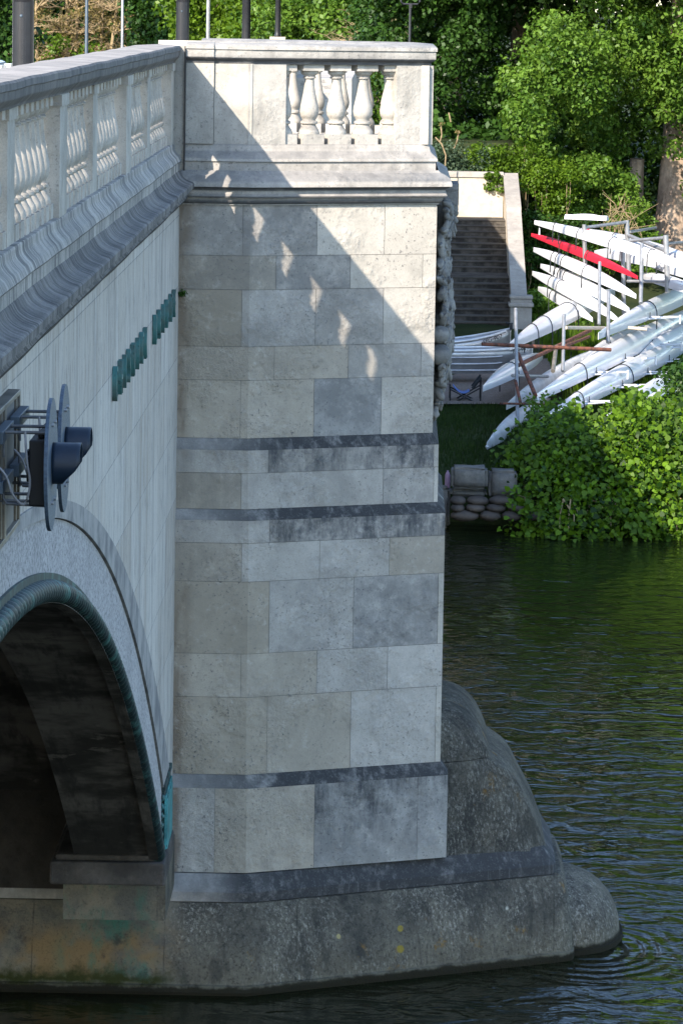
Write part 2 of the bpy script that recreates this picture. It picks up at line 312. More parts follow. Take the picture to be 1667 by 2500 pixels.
def watermat():
    k = NT('river_water'); p = k.sep(k.pos)
    v = k.vscale(k.pos, (.8, 1., 1.))
    a = k.noise(.9, 2, .5, v, .5); b = k.noise(2.4, 2, .5, v, .8); c = k.noise(7.5, 3, .6, v, .3); f = k.noise(22, 3, .65, v)
    wind = k.ramp(k.noise(.16, 3, .6), .36, .62, .35, 1.2); near = k.ramp(p[1], 60, 31, .6, 1.7)
    h = k.math('ADD', k.math('MULTIPLY', a, .036), k.math('MULTIPLY', b, .066))
    h = k.math('ADD', h, k.math('MULTIPLY', wind, k.math('ADD', k.math('MULTIPLY', c, .0135), k.math('MULTIPLY', f, .0018))))
    lee = k.math('ADD', k.ramp(p[0], .4, 3.0, .22, 1.), k.ramp(p[1], 33, 40, 0, .8)); lee = k.math('MINIMUM', lee, 1.)
    h = k.math('MULTIPLY', k.math('MULTIPLY', h, near), lee)
    dx = k.math('SUBTRACT', p[0], 3.75); dy = k.math('MULTIPLY', k.math('SUBTRACT', p[1], 35.35), .8)
    d = k.math('SQRT', k.math('ADD', k.math('MULTIPLY', dx, dx), k.math('MULTIPLY', dy, dy)))
    d2 = k.math('ADD', d, k.math('MULTIPLY', k.noise(1.6, 2), .2))
    ring = k.math('SINE', k.math('MULTIPLY', d2, 38.))
    amp = k.math('MULTIPLY', k.ramp(d, 1.5, .5), .0105)
    h = k.math('ADD', k.math('MULTIPLY', h, k.ramp(d, .3, 1.3, .4, 1.)), k.math('MULTIPLY', ring, amp))
    nd = k.n('ShaderNodeBump'); k.put(nd.inputs['Height'], h); nd.inputs['Strength'].default_value = 1; nd.inputs['Distance'].default_value = 1
    k.bsdf((.008, .011, .004, 1), .012, 0, nd.outputs[0], .5, IOR=1.33); return k.m
M['water'] = watermat()

def sstep(t, a, b): t = min(1, max(0, (t - a) / (b - a))); return t * t * (3 - 2 * t)
# ------------------------------------------------------------------ object helpers
def wloc(o):
    v = Vector((0, 0, 0))
    while o is not None: v += o.location; o = o.parent
    return v
def tag(o, label=None, cat=None, group=None, kind=None):
    if label: o['label'] = label
    if cat: o['category'] = cat
    if group: o['group'] = group
    if kind: o['kind'] = kind
    return o
def empty(name, loc, label=None, cat=None, group=None):
    o = bpy.data.objects.new(name, None); COL.objects.link(o); o.location = loc; o.empty_display_size = .2
    return tag(o, label, cat, group)
class MB:
    def __init__(s): s.v = []; s.f = []; s.t = []; s.tint = False
    def add(s, v): s.v.append(tuple(float(c) for c in v)); return len(s.v) - 1
    def face(s, pts, tint=None, stain=None):
        idx = [s.add(p) for p in pts]; s.f.append(idx)
        if tint is not None: s.tint = True
        t = tint or (1, 1, 1); st = stain or [0] * len(idx)
        s.t.append([(t[0], t[1], t[2], q) for q in st]); return idx
    def fidx(s, idx): s.f.append(list(idx)); s.t.append([(1, 1, 1, 0)] * len(idx))
    def box(s, a, b, rot=None, org=None):
        x0, y0, z0 = a; x1, y1, z1 = b
        P = [(x0, y0, z0), (x1, y0, z0), (x1, y1, z0), (x0, y1, z0), (x0, y0, z1), (x1, y0, z1), (x1, y1, z1), (x0, y1, z1)]
        if rot is not None:
            o = Vector(org); P = [tuple(o + rot @ (Vector(p) - o)) for p in P]
        b0 = len(s.v); [s.add(p) for p in P]
        for q in ((3, 2, 1, 0), (4, 5, 6, 7), (0, 1, 5, 4), (1, 2, 6, 5), (2, 3, 7, 6), (3, 0, 4, 7)): s.fidx([b0 + i for i in q])
    def tube(s, pts, r, n=8, cap=True):
        pts = [Vector(p) for p in pts]; R = r if isinstance(r, (list, tuple)) else [r] * len(pts); rings = []
        for i, p in enumerate(pts):
            d = (pts[min(i + 1, len(pts) - 1)] - pts[max(i - 1, 0)]).normalized()
            u = d.cross(Vector((0, 0, 1)) if abs(d.z) < .95 else Vector((1, 0, 0))).normalized(); w_ = d.cross(u)
            rings.append([s.add(p + (u * math.cos(2 * PI * k / n) + w_ * math.sin(2 * PI * k / n)) * R[i]) for k in range(n)])
        for a, b in zip(rings, rings[1:]):
            for k in range(n): s.fidx([a[k], b[k], b[(k + 1) % n], a[(k + 1) % n]])
        if cap: s.fidx(rings[0]); s.fidx(rings[-1][::-1])
    def lathe(s, prof, c, n=16):
        rings = [[s.add((c[0] + r * math.cos(2 * PI * k / n), c[1] + r * math.sin(2 * PI * k / n), c[2] + z)) for k in range(n)] for r, z in prof]
        for a, b in zip(rings, rings[1:]):
            for k in range(n): s.fidx([a[k], a[(k + 1) % n], b[(k + 1) % n], b[k]])
        s.fidx(rings[0][::-1]); s.fidx(rings[-1])
    def ball(s, c, r, nu=10, nv=7, rot=None, jit=0):
        c = Vector(c); rings = []
        for j in range(nv + 1):
            th = PI * j / nv; row = []
            for i in range(nu):
                ph = 2 * PI * i / nu; f = 1 + (random.uniform(-jit, jit) if jit else 0)
                p = Vector((r[0] * math.sin(th) * math.cos(ph), r[1] * math.sin(th) * math.sin(ph), r[2] * math.cos(th))) * f
                if rot is not None: p = rot @ p
                row.append(s.add(c + p))
            rings.append(row)
        for a, b in zip(rings, rings[1:]):
            for i in range(nu): s.fidx([a[i], b[i], b[(i + 1) % nu], a[(i + 1) % nu]])
    def build(s, name, mat, parent=None, smooth=False, recalc=True, bevel=0, merge=False):
        off = wloc(parent) if parent is not None else Vector((0, 0, 0))
        me = bpy.data.meshes.new(name); me.from_pydata([(x - off.x, y - off.y, z - off.z) for x, y, z in s.v], [], s.f)
        if s.tint:
            at = me.color_attributes.new('tint', 'FLOAT_COLOR', 'CORNER')
            at.data.foreach_set('color', np.array([c for f in s.t for q in f for c in q], dtype=np.float32))
        me.materials.append(M[mat] if isinstance(mat, str) else mat)
        if recalc or merge:
            bm = bmesh.new(); bm.from_mesh(me)
            if merge: bmesh.ops.remove_doubles(bm, verts=bm.verts, dist=1e-4)
            if recalc: bmesh.ops.recalc_face_normals(bm, faces=bm.faces)
            bm.to_mesh(me); bm.free()
        if smooth:
            me.shade_smooth() if smooth is True else me.shade_auto_smooth() if hasattr(me, 'shade_auto_smooth') else None
            if smooth is not True:
                me.shade_smooth()
                if hasattr(me, 'set_sharp_from_angle'): me.set_sharp_from_angle(angle=math.radians(smooth))
        o = bpy.data.objects.new(name, me); COL.objects.link(o); o.parent = parent
        if bevel:
            b = o.modifiers.new('bevel', 'BEVEL'); b.width = bevel; b.segments = 2; b.limit_method = 'ANGLE'
        return o
def copy_obj(o, parent, loc=None):
    c = o.copy(); COL.objects.link(c); c.parent = parent
    if loc is not None: c.location = loc
    return c
def copy_tree(o, parent=None):
    c = o.copy(); COL.objects.link(c); c.parent = parent
    for ch in [x for x in COL.objects if x.parent == o]: copy_tree(ch, c)
    return c

def offset_plan(plan, p):
    out = []; n = len(plan)
    def nr(a, b):
        dx, dy = b[0] - a[0], b[1] - a[1]; L = math.hypot(dx, dy); return dy / L, -dx / L
    for i, q in enumerate(plan):
        if i == 0: m = nr(plan[0], plan[1]); out.append((q[0] + m[0] * p, q[1] + m[1] * p)); continue
        if i == n - 1: m = nr(plan[-2], plan[-1]); out.append((q[0] + m[0] * p, q[1] + m[1] * p)); continue
        a = nr(plan[i - 1], q); b = nr(q, plan[i + 1]); d = 1 + a[0] * b[0] + a[1] * b[1]
        out.append((q[0] + (a[0] + b[0]) / d * p, q[1] + (a[1] + b[1]) / d * p))
    return out
def sweep(mb, plan, prof, closed=False, caps=True):
    rows = [[mb.add((x, y, z)) for x, y in offset_plan(plan, p)] for p, z in prof]
    pr = list(zip(rows, rows[1:])) + ([(rows[-1], rows[0])] if closed else [])
    for a, b in pr:
        for i in range(len(plan) - 1): mb.fidx([a[i], a[i + 1], b[i + 1], b[i]])
    if closed and caps:
        mb.fidx([r[0] for r in rows]); mb.fidx([r[-1] for r in rows][::-1])
def smooth_prof(pts, n=5):
    out = []
    P = [pts[0]] + list(pts) + [pts[-1]]
    for i in range(1, len(P) - 2):
        for k in range(n):
            t = k / n; a, b, c, d = P[i - 1], P[i], P[i + 1], P[i + 2]
            out.append(tuple(.5 * ((2 * b[j]) + (-a[j] + c[j]) * t + (2 * a[j] - 5 * b[j] + 4 * c[j] - d[j]) * t * t + (-a[j] + 3 * b[j] - 3 * c[j] + d[j]) * t ** 3) for j in range(len(b))))
    out.append(pts[-1]); return out

# ================================================================== THE BRIDGE
D = 34.0
TH = .4465
A_, B_ = (0.0, D), (.62, D)
C_ = (2.253, D + TH * (2.253 - .62)); YC = 36.0
D_ = (2.253, 2 * YC - C_[1]); E_ = (.62, 2 * YC - D); F_ = (0., 2 * YC - D)
PLAN = [A_, B_, C_, D_, E_, F_]
bridge = empty('stone_bridge', (0, D, 0), 'pale stone road bridge with balustraded parapet, projecting pier and dark arch', 'bridge')

# ---- pier shaft: ashlar blocks laid course by course
NA = (math.sin(math.atan(TH)), -math.cos(math.atan(TH)), 0)            # outward normal of the angled face
def face_x(px, py, p):
    """photo column -> X on the pier's two near faces, p metres proud of the shaft"""
    q = onY(px, py, D - p)
    if q[0] <= .62 + .21 * p: return q[0]
    return onPlane(px, py, (.62 + NA[0] * p, D + NA[1] * p, 0), NA)[0]
def plan_pt(X, p):
    pl = offset_plan(PLAN, p); b, c = pl[1], pl[2]
    if X <= b[0]: return (X, D - p)
    return (X, b[1] + (c[1] - b[1]) * (X - b[0]) / (c[0] - b[0]))
DRIPS = []
courses = []     # (p, y_top, y_bottom, joints, tints)
T_TAN, T_TAN2, T_GRY, T_PAL, T_DRK, T_BLU = (.95, .895, .81), (.84, .78, .685), (1.04, 1.03, 1.02), (1.16, 1.14, 1.10), (.95, .96, .98), (.85, .88, .92)
# each course: proud, photo rows of its joints, joint columns, block tints, how stained each block is
CR = [
 (0.0, 500, 624, [593, 774, 938.6], [T_GRY, T_GRY, T_PAL, T_PAL], [.35, .42, .05, .0]),
 (0.0, 624, 707, [674, 855, 1031], [T_TAN, T_GRY, T_PAL, T_PAL], [.35, .5, .0, .0]),
 (0.0, 707, 846, [590, 770, 935], [T_TAN2, T_GRY, T_GRY, T_PAL], [.05, .25, .3, .1]),
 (0.0, 846, 928, [669.6, 850, 1027], [T_TAN, T_TAN, T_GRY, T_GRY], [.05, .05, .25, .1]),
 (0.0, 928, 1070, [587, 766, 930], [T_TAN, T_TAN, T_BLU, T_PAL], [.0, .05, .45, .1]),
 (.055, 1098, 1155, [655, 935, 1058], [T_GRY, T_GRY, T_GRY, T_PAL], [.30, .85, .95, .12]),
 (.055, 1155, 1243, [589, 935, 1058], [T_TAN, T_GRY, T_GRY, T_PAL], [.35, .18, .35, .05]),
 (.125, 1270, 1326, [658, 1070], [T_GRY, T_GRY, T_GRY], [.25, 1.0, 1.1]),
 (.125, 1326, 1420, [590, 780, 950], [T_TAN, T_GRY, T_GRY, T_TAN], [.3, .1, .1, .15]),
 (.125, 1420, 1596, [657, 862, 1068], [T_TAN2, T_GRY, T_DRK, T_PAL], [.05, .25, .45, .0]),
 (.125, 1596, 1702, [588, 773, 945], [T_TAN, T_TAN, T_GRY, T_GRY], [.0, .05, .1, .0]),
 (.125, 1702, 1891, [652, 855, 1062], [T_TAN2, T_TAN, T_GRY, T_PAL], [.0, .0, .0, .0]),
 (.195, 1924, 2131, [524, 767, 1018], [T_GRY, T_TAN, T_BLU, T_BLU], [.25, .12, 1.05, .75]),
]
DRIP_TOP = {1098: .42, 1270: .42, 1924: .55, 500: .9}
shaft = MB(); back = MB(); G = .0018
for (p, y0, y1, joints, tints, stains) in CR:
    z0 = zat(y0, 545, D - p); z1 = zat(y1, 545, D - p)
    ym = (y0 + y1) / 2; pl = offset_plan(PLAN, p); b, c = pl[1], pl[2]
    xs = [-.35] + [face_x(j, ym, p) for j in joints] + [c[0]]
    for i in range(len(xs) - 1):
        xa, xb = xs[i] + G, xs[i + 1] - (G if i < len(xs) - 2 else 0)
        cuts = [xa] + ([b[0]] if xa < b[0] < xb else []) + [xb]
        jt = random.uniform(.94, 1.06); tn = tuple(t * jt for t in tints[i])
        nr_ = max(2, int((z0 - z1) / .07)); zz = [z0 - G - (z0 - z1 - 2 * G) * k / nr_ for k in range(nr_ + 1)]
        dl = DRIP_TOP.get(y0)
        def stn(z):
            if dl: return min(1., stains[i] * 1.25 * math.exp(-((z0 - z) / dl) ** 1.6))
            return stains[i]
        for u, v in zip(cuts, cuts[1:]):
            ns = max(1, int((v - u) / .25))
            for q in range(ns):
                ua, va = u + (v - u) * q / ns, u + (v - u) * (q + 1) / ns
                pa, pb = plan_pt(ua, p), plan_pt(va, p)
                for za, zb in zip(zz, zz[1:]):
                    shaft.face([(pa[0], pa[1], zb), (pb[0], pb[1], zb), (pb[0], pb[1], za), (pa[0], pa[1], za)], tn, [stn(zb), stn(zb), stn(za), stn(za)])
        # block edges turn in to the mortar bed
        for xe in (xa, xb):
            e0, e1 = plan_pt(xe, p), plan_pt(xe, p - .02)
            shaft.face([(e0[0], e0[1], z1 + G), (e0[0], e0[1], z0 - G), (e1[0], e1[1], z0 - G), (e1[0], e1[1], z1 + G)], tn)
    # far sides of the shaft (end face and the two faces beyond)
    L = [(pl[k], pl[k + 1]) for k in (2, 3, 4)]
    for (q0, q1) in L:
        shaft.face([(q0[0], q0[1], z1 + G), (q1[0], q1[1], z1 + G), (q1[0], q1[1], z0 - G), (q0[0], q0[1], z0 - G)], T_GRY, [.2] * 4)
    sweep(back, [(-.4, D)] + PLAN[1:], [(p - .012, z0 + .001), (p - .012, z1 - .001)])
shaft.build('pier_shaft', 'block', bridge, recalc=False)
back.build('mortar_bed', 'mortar', bridge)

# ---- sloping string courses and cornice of the pier
ZT = lambda y, p: zat(y, 545, D - p)
PLX = [(-.35, D)] + PLAN[1:]
s1 = MB(); sweep(s1, PLX, [(-.01, ZT(1070, 0) + .003), (.003, ZT(1070, 0) - .004), (.052, ZT(1096, .055)), (.056, ZT(1098, .055) - .004), (.03, ZT(1098, .055) - .006)]); s1.build('string_course', 'dark', bridge)
s2 = MB(); sweep(s2, PLX, [(.04, ZT(1243, .055) + .003), (.058, ZT(1243, .055) - .004), (.122, ZT(1268, .125)), (.126, ZT(1270, .125) - .004), (.09, ZT(1270, .125) - .006)]); s2.build('string_course', 'dark', bridge)
s3 = MB(); sweep(s3, PLX, [(.11, ZT(1891, .125) + .003), (.128, ZT(1891, .125) - .004), (.192, ZT(1922, .195)), (.196, ZT(1924, .195) - .004), (.15, ZT(1924, .195) - .006)]); s3.build('string_course', 'dark', bridge)

CORN = smooth_prof([(.005, 7.215), (.03, 7.19), (.075, 7.165), (.115, 7.135)], 4) + [(.130, 7.10), (.130, 7.075), (.100, 7.068)] + \
       smooth_prof([(.085, 7.065), (.07, 7.04), (.075, 7.015), (.088, 6.995)], 3) + [(.083, 6.983), (.055, 6.98), (.052, 6.968), (.047, 6.945), (.03, 6.928), (.02, 6.925), (.018, 6.914), (-.02, 6.912)]
PLIN = [(-.36, 7.44), (-.085, 7.44), (-.080, 7.43)] + smooth_prof([(-.078, 7.425), (-.068, 7.38), (-.04, 7.35), (-.012, 7.325)], 4) + [(-.002, 7.31), (-.002, 7.292), (-.018, 7.288), (-.018, 7.212), (-.36, 7.212)]
COPE = [(-.395, 8.155), (-.43, 8.19), (-.43, 8.285), (-.40, 8.30), (-.23, 8.318), (-.04, 8.305), (-.022, 8.292), (-.022, 8.262), (-.034, 8.257), (-.034, 8.195)] + \
       smooth_prof([(-.036, 8.19), (-.05, 8.175), (-.07, 8.165), (-.078, 8.155)], 3) + [(-.085, 8.138), (-.36, 8.138)]
PP = [(.0437, D)] + PLAN[1:]
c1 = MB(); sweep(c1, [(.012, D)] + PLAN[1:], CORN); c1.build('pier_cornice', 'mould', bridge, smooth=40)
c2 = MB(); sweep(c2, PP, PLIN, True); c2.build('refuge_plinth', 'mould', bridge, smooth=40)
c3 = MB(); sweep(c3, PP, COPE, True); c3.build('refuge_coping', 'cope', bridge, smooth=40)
# broad pilaster beside the bridge wall, proud of the refuge
pil = MB(); PQ = [(.044, D), (.285, D)]
sweep(pil, PQ, [(-.3, 8.14), (-.062, 8.14), (-.062, 7.441), (-.3, 7.441)], True); pil.build('pilaster', 'panel', bridge)
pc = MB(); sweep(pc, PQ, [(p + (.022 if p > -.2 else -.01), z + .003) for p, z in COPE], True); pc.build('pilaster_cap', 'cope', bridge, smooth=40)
# refuge panels: solid block, pedestal and the returns beyond
def seg_box(mb, a, b, s0, s1, po, pi, z0, z1):
    a, b = Vector(a), Vector(b); d = (b - a).normalized(); n = Vector((d.y, -d.x))
    P = [a + d * s0 + n * po, a + d * s1 + n * po, a + d * s1 + n * pi, a + d * s0 + n * pi]
    lo = [mb.add((q.x, q.y, z0)) for q in P]; hi = [mb.add((q.x, q.y, z1)) for q in P]
    mb.fidx(lo[::-1]); mb.fidx(hi)
    for i in range(4): mb.fidx([lo[i], lo[(i + 1) % 4], hi[(i + 1) % 4], hi[i]])
LB = math.hypot(C_[0] - B_[0], C_[1] - B_[1])
def s_of(px): return (face_x(px, 250, -.09) - .62) / math.cos(math.atan(TH))
S0, S1 = s_of(708), s_of(977)
pn = MB(); sweep(pn, [(.288, D), B_], [(-.085, 8.139), (-.085, 7.441), (-.36, 7.441), (-.36, 8.139)], True); pn.build('parapet_panel', 'panel', bridge)
pn = MB(); seg_box(pn, B_, C_, .0, S0, -.085, -.36, 7.441, 8.139); pn.build('parapet_panel', 'panel', bridge)
pn = MB(); seg_box(pn, B_, C_, S1, LB - .02, -.085, -.36, 7.441, 8.139); pn.build('pedestal', 'panel', bridge)
LE = D_[1] - C_[1]
pn = MB(); seg_box(pn, C_, D_, .02, .42, -.09, -.36, 7.441, 8.139); pn.build('pedestal', 'panel', bridge)
pn = MB(); seg_box(pn, C_, D_, LE - .42, LE - .02, -.09, -.36, 7.441, 8.139); pn.build('pedestal', 'panel', bridge)
pn = MB(); seg_box(pn, D_, E_, .02, LB - S1, -.085, -.36, 7.441, 8.139); pn.build('pedestal', 'panel', bridge)
pn = MB(); seg_box(pn, D_, E_, LB - S0, LB, -.085, -.36, 7.441, 8.139); pn.build('parapet_panel', 'panel', bridge)
pn = MB(); seg_box(pn, E_, F_, 0, .62, -.085, -.36, 7.441, 8.139); pn.build('parapet_panel', 'panel', bridge)
fl = MB(); fl.face([(x, y, 7.2) for x, y in offset_plan([(-.4, D)] + PLAN[1:-1] + [(-.4, F_[1])], -.2)]); fl.build('refuge_floor', 'paving', bridge)

# ---- balusters
BAL_ = [(.058, .085), (.094, .085), (.096, .10), (.088, .125), (.070, .15), (.062, .165), (.060, .172), (.072, .174), (.078, .182), (.078, .195), (.070, .204), (.058, .207),
       (.064, .222), (.078, .245), (.085, .272), (.086, .295), (.081, .33), (.072, .37), (.0625, .41), (.053, .46), (.046, .51), (.0435, .55), (.0435, .572), (.057, .574), (.060, .582), (.055, .590), (.050, .593), (.052, .600), (.072, .613), (.079, .628), (.077, .640), (.066, .650)]
BAL = BAL_[:11] + smooth_prof(BAL_[11:25], 3) + BAL_[25:]
def bal_mesh():
    m = MB(); m.lathe(BAL, (0, 0, 0), 20); m.box((-.105, -.105, 0), (.105, .105, .0865)); m.box((-.098, -.098, .642), (.098, .098, .699)); return m
balustrade = empty('refuge_balustrade', (0, 0, 0)); balustrade.parent = bridge
b0 = bal_mesh().build('baluster', 'panel', None, smooth=35); b0.parent = balustrade
BASE = Vector((0, D, 0)); first = [b0]
def put_bal(parent, x, y, rz, sc_=1.):
    o = first.pop() if first else copy_obj(b0, parent)
    o.parent = parent; o.location = Vector((x, y, 7.4405)) - BASE; o.rotation_euler = (0, 0, rz); o.scale = (sc_, sc_, 1)
d_ = Vector((math.cos(math.atan(TH)), math.sin(math.atan(TH)))); n_ = Vector((d_.y, -d_.x)); step = (S1 - S0) / 4.1
for i in range(5):
    s = S0 + .02 + step * (i - .02); q = Vector(B_) + d_ * s - n_ * .21
    put_bal(balustrade, q.x, q.y, math.atan(TH)); put_bal(balustrade, q.x, 2 * YC - q.y, -math.atan(TH))
for i in range(6): put_bal(balustrade, C_[0] - .21, C_[1] + .55 + (LE - 1.1) * i / 5, 0)

# ---- the long parapet wall of the bridge
Y0 = 5.0
WL = [(0, Y0), (0, D + .02)]
WPL = [(-.42, 7.44), (-.055, 7.44)] + smooth_prof([(-.05, 7.432), (-.045, 7.39), (-.02, 7.355), (.0, 7.335), (.012, 7.31)], 4) + [(.016, 7.298), (.010, 7.287), (.0, 7.284), (.0, 7.212)] + \
      smooth_prof([(.006, 7.208), (.03, 7.165), (.07, 7.135), (.125, 7.115)], 5) + [(.134, 7.105), (.132, 7.062), (.108, 7.052)] + smooth_prof([(.10, 7.05), (.075, 7.03), (.07, 7.0), (.082, 6.985)], 3) + [(.06, 6.96), (.04, 6.93), (.012, 6.915), (-.05, 6.912)]
def wavy(mb, amp):
    """weather-worn arrises: a few millimetres of uneven wear along the length"""
    mb.v = [(x + amp * math.sin(y * 1.9 + z * 5) * math.sin(y * .77), y, z + amp * math.sin(y * 1.3 + 1) * math.sin(y * 2.9 + x * 3)) for x, y, z in mb.v]
def fine_line(a, b, st=.15):
    n = int((b[1] - a[1]) / st); return [(a[0] + (b[0] - a[0]) * i / n, a[1] + (b[1] - a[1]) * i / n) for i in range(n + 1)]
kc = next(i for i, q in enumerate(WPL) if abs(q[1] - 7.212) < 1e-6)
wp = MB(); sweep(wp, fine_line(*WL), WPL[:kc + 1]); wavy(wp, .003); wp.build('wall_plinth', 'wallplinth', bridge, smooth=35)
wp = MB(); sweep(wp, fine_line(*WL), WPL[kc:]); wavy(wp, .003); wp.build('wall_cornice', 'wallmould', bridge, smooth=35)
WCO = [(-.37, 8.14), (-.385, 8.17), (-.395, 8.27), (-.38, 8.288), (-.2, 8.30), (-.012, 8.29), (.0, 8.278), (.002, 8.245), (-.008, 8.238), (-.010, 8.20)] + smooth_prof([(-.012, 8.195), (-.03, 8.175), (-.05, 8.155)], 3) + [(-.055, 8.141)]
wc = MB(); sweep(wc, fine_line((0, Y0), (0, D + .012)), WCO, True); wavy(wc, .003); wc.build('wall_coping', 'wallcope', bridge, smooth=35)
wb = empty('wall_balustrade', (0, 0, 0)); wb.parent = bridge
PIT = 2.80; mains = [33.75 - 5.6 * k for k in range(6)]
for k, y in enumerate(mains):
    m = MB(); h = .25 if k else .2; m.box((-.36, y - h, 7.438), (-.055, y + h, 8.142)); m.box((-.37, y - h - .012, 8.075), (-.043, y + h + .012, 8.1405))
    m.build('parapet_pier', 'panel', wb)
    for q in (y - PIT,):
        m = MB(); m.box((-.33, q - .19, 7.438), (-.085, q + .19, 8.142)); m.box((-.34, q - .2, 8.075), (-.075, q + .2, 8.1405)); m.build('parapet_pier', 'panel', wb)
    for lo, hi in ((y - PIT + .19, y - h), (y - 2 * PIT + .25, y - PIT - .19)):
        if lo < Y0: continue
        n = 8
        for i in range(n): put_bal(wb, -.172, lo + (hi - lo) * (i + .5) / n, PI / 2, .84)
m = MB(); m.box((-.385, D + .018, 7.205), (.0305, D + .2, 8.285)); m.build('end_block', 'panel', wb)
m = MB(); m.box((.031, D - .012, 7.205), (.0435, D + .25, 8.262)); m.build('open_joint', 'black', bridge)

# ---- spandrel wall, arch ring and soffit (arch centred at Y = 17.25)
YM = 17.25
def fit(pts, X=0):
    P = [onX(x * 1667 / 1568, y * 1667 / 1568, X)[1:] for x, y in pts]
    u = np.array([abs(p[0] - YM) for p in P]); z = np.array([p[1] for p in P])
    Am = np.stack([np.ones_like(u), u ** 2, u ** 4], 1); c = np.linalg.lstsq(Am, z, rcond=None)[0]
    return lambda y: c[0] + c[1] * (y - YM) ** 2 + c[2] * (y - YM) ** 4
z_out = fit([(60, 1165), (130, 1145), (190, 1165), (240, 1230), (290, 1330), (330, 1450), (360, 1590), (385, 1740), (390, 1810)])
z_bnd = fit([(60, 1200), (110, 1187), (170, 1200), (220, 1258), (260, 1337), (300, 1445), (340, 1590), (365, 1740), (375, 1840)])
z_brz = fit([(0, 1385), (60, 1335), (120, 1320), (180, 1340), (230, 1410), (260, 1490), (290, 1590), (320, 1720), (345, 1850), (370, 1980)])
YS = list(np.linspace(2.0, 32.5, 96))
def strip(mb, ya, fa, Xa, fb, Xb):
    for y0, y1 in zip(ya, ya[1:]): mb.face([(Xa, y0, fa(y0)), (Xa, y1, fa(y1)), (Xb, y1, fb(y1)), (Xb, y0, fb(y0))])
sp = MB(); top = lambda y: 6.93
ext = list(np.linspace(2, 33.35, 96)); strip(sp, ext, z_out, 0, top, 0)
sp.face([(0, 33.35, 1.0), (0, D + .1, 1.0), (0, D + .1, 6.93), (0, 33.35, 6.93)]); sp.build('spandrel_wall', 'wall', bridge, recalc=False, merge=True)
bd = MB(); strip(bd, ext, z_bnd, .014, z_out, .014); strip(bd, ext, z_out, .014, z_out, -.03); strip(bd, ext, z_bnd, -.05, z_bnd, .014); bd.build('arch_band', 'band', bridge, recalc=False)
gr = MB(); zb2 = lambda y: z_bnd(y) - .005
strip(gr, ext, lambda y: z_bnd(y) + .02, -.03, lambda y: zb2(y), -.03); strip(gr, ext, lambda y: max(z_brz(y) - .02, .95), -.006, zb2, -.006); gr.build('arch_fascia', 'granite', bridge, recalc=False)
# dark fillet and rope moulding in bronze
def arc(off, step=.06, y0=2.2, y1=31.62):
    out = []
    for y in np.arange(y0, y1, step):
        sl_ = (z_brz(y + .01) - z_brz(y - .01)) / .02; L = math.hypot(1, sl_); out.append((y + sl_ / L * off, z_brz(y) - off / L))
    return out
def ribbon(mb, A, Xa, Bq, Xb):
    for (a0, a1, b0, b1) in zip(A, A[1:], Bq, Bq[1:]): mb.face([(Xa, *a0), (Xa, *a1), (Xb, *b1), (Xb, *b0)])
A0, A1, A2, A3, A4 = arc(0), arc(.045), arc(.165), arc(.13), arc(-.42)
fl = MB(); ribbon(fl, A1, .012, A0, .012); ribbon(fl, A0, .012, A0, -.02); ribbon(fl, A1, .012, A1, -.05); fl.build('bronze_fillet', 'rope', bridge, recalc=False)
rp = MB(); rings = []; acc = 0; prev = None; NR = 14; RC = arc(.10, .013, 12.0, 31.68)
for q0, q1 in zip(RC, RC[1:]):
    p = Vector((.01, *q0)); t = Vector((0, q1[0] - q0[0], q1[1] - q0[1])); acc += t.length; t.normalize(); nn = Vector((0, -t.z, t.y)); row = []
    for k in range(NR):
        a = 2 * PI * k / NR; r = .036 + .029 * abs(math.sin(acc * 22 + a * .5 + .4 * math.sin(a))) ** .8
        row.append(rp.add(p + (Vector((1, 0, 0)) * math.cos(a) + nn * math.sin(a)) * r))
    rings.append(row)
for a, b in zip(rings, rings[1:]):
    for k in range(NR): rp.fidx([a[k], b[k], b[(k + 1) % NR], a[(k + 1) % NR]])
rp.fidx(rings[0]); rp.fidx(rings[-1]); rp.build('rope_moulding', 'rope', bridge, smooth=60)
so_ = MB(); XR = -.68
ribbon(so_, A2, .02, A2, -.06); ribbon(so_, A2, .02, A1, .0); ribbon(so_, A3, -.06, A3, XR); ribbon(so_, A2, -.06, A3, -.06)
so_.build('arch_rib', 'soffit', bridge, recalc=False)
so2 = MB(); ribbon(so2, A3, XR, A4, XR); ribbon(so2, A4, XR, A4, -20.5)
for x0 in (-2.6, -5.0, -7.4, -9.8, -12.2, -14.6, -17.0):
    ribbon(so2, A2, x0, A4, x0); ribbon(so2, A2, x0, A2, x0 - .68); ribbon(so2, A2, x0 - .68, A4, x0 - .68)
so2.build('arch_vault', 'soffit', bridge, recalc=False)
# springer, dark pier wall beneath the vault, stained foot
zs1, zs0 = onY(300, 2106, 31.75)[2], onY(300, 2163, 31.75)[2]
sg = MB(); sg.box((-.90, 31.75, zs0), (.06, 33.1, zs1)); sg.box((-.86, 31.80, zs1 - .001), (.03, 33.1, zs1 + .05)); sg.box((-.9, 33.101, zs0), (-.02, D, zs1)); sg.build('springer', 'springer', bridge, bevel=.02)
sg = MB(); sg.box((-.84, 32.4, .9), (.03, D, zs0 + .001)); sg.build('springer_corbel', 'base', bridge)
pwm = MB(); pwm.box((-20.8, 33.72, .7), (-.352, 38.28, 6.9)); pwm.build('pier_core', 'core', bridge)

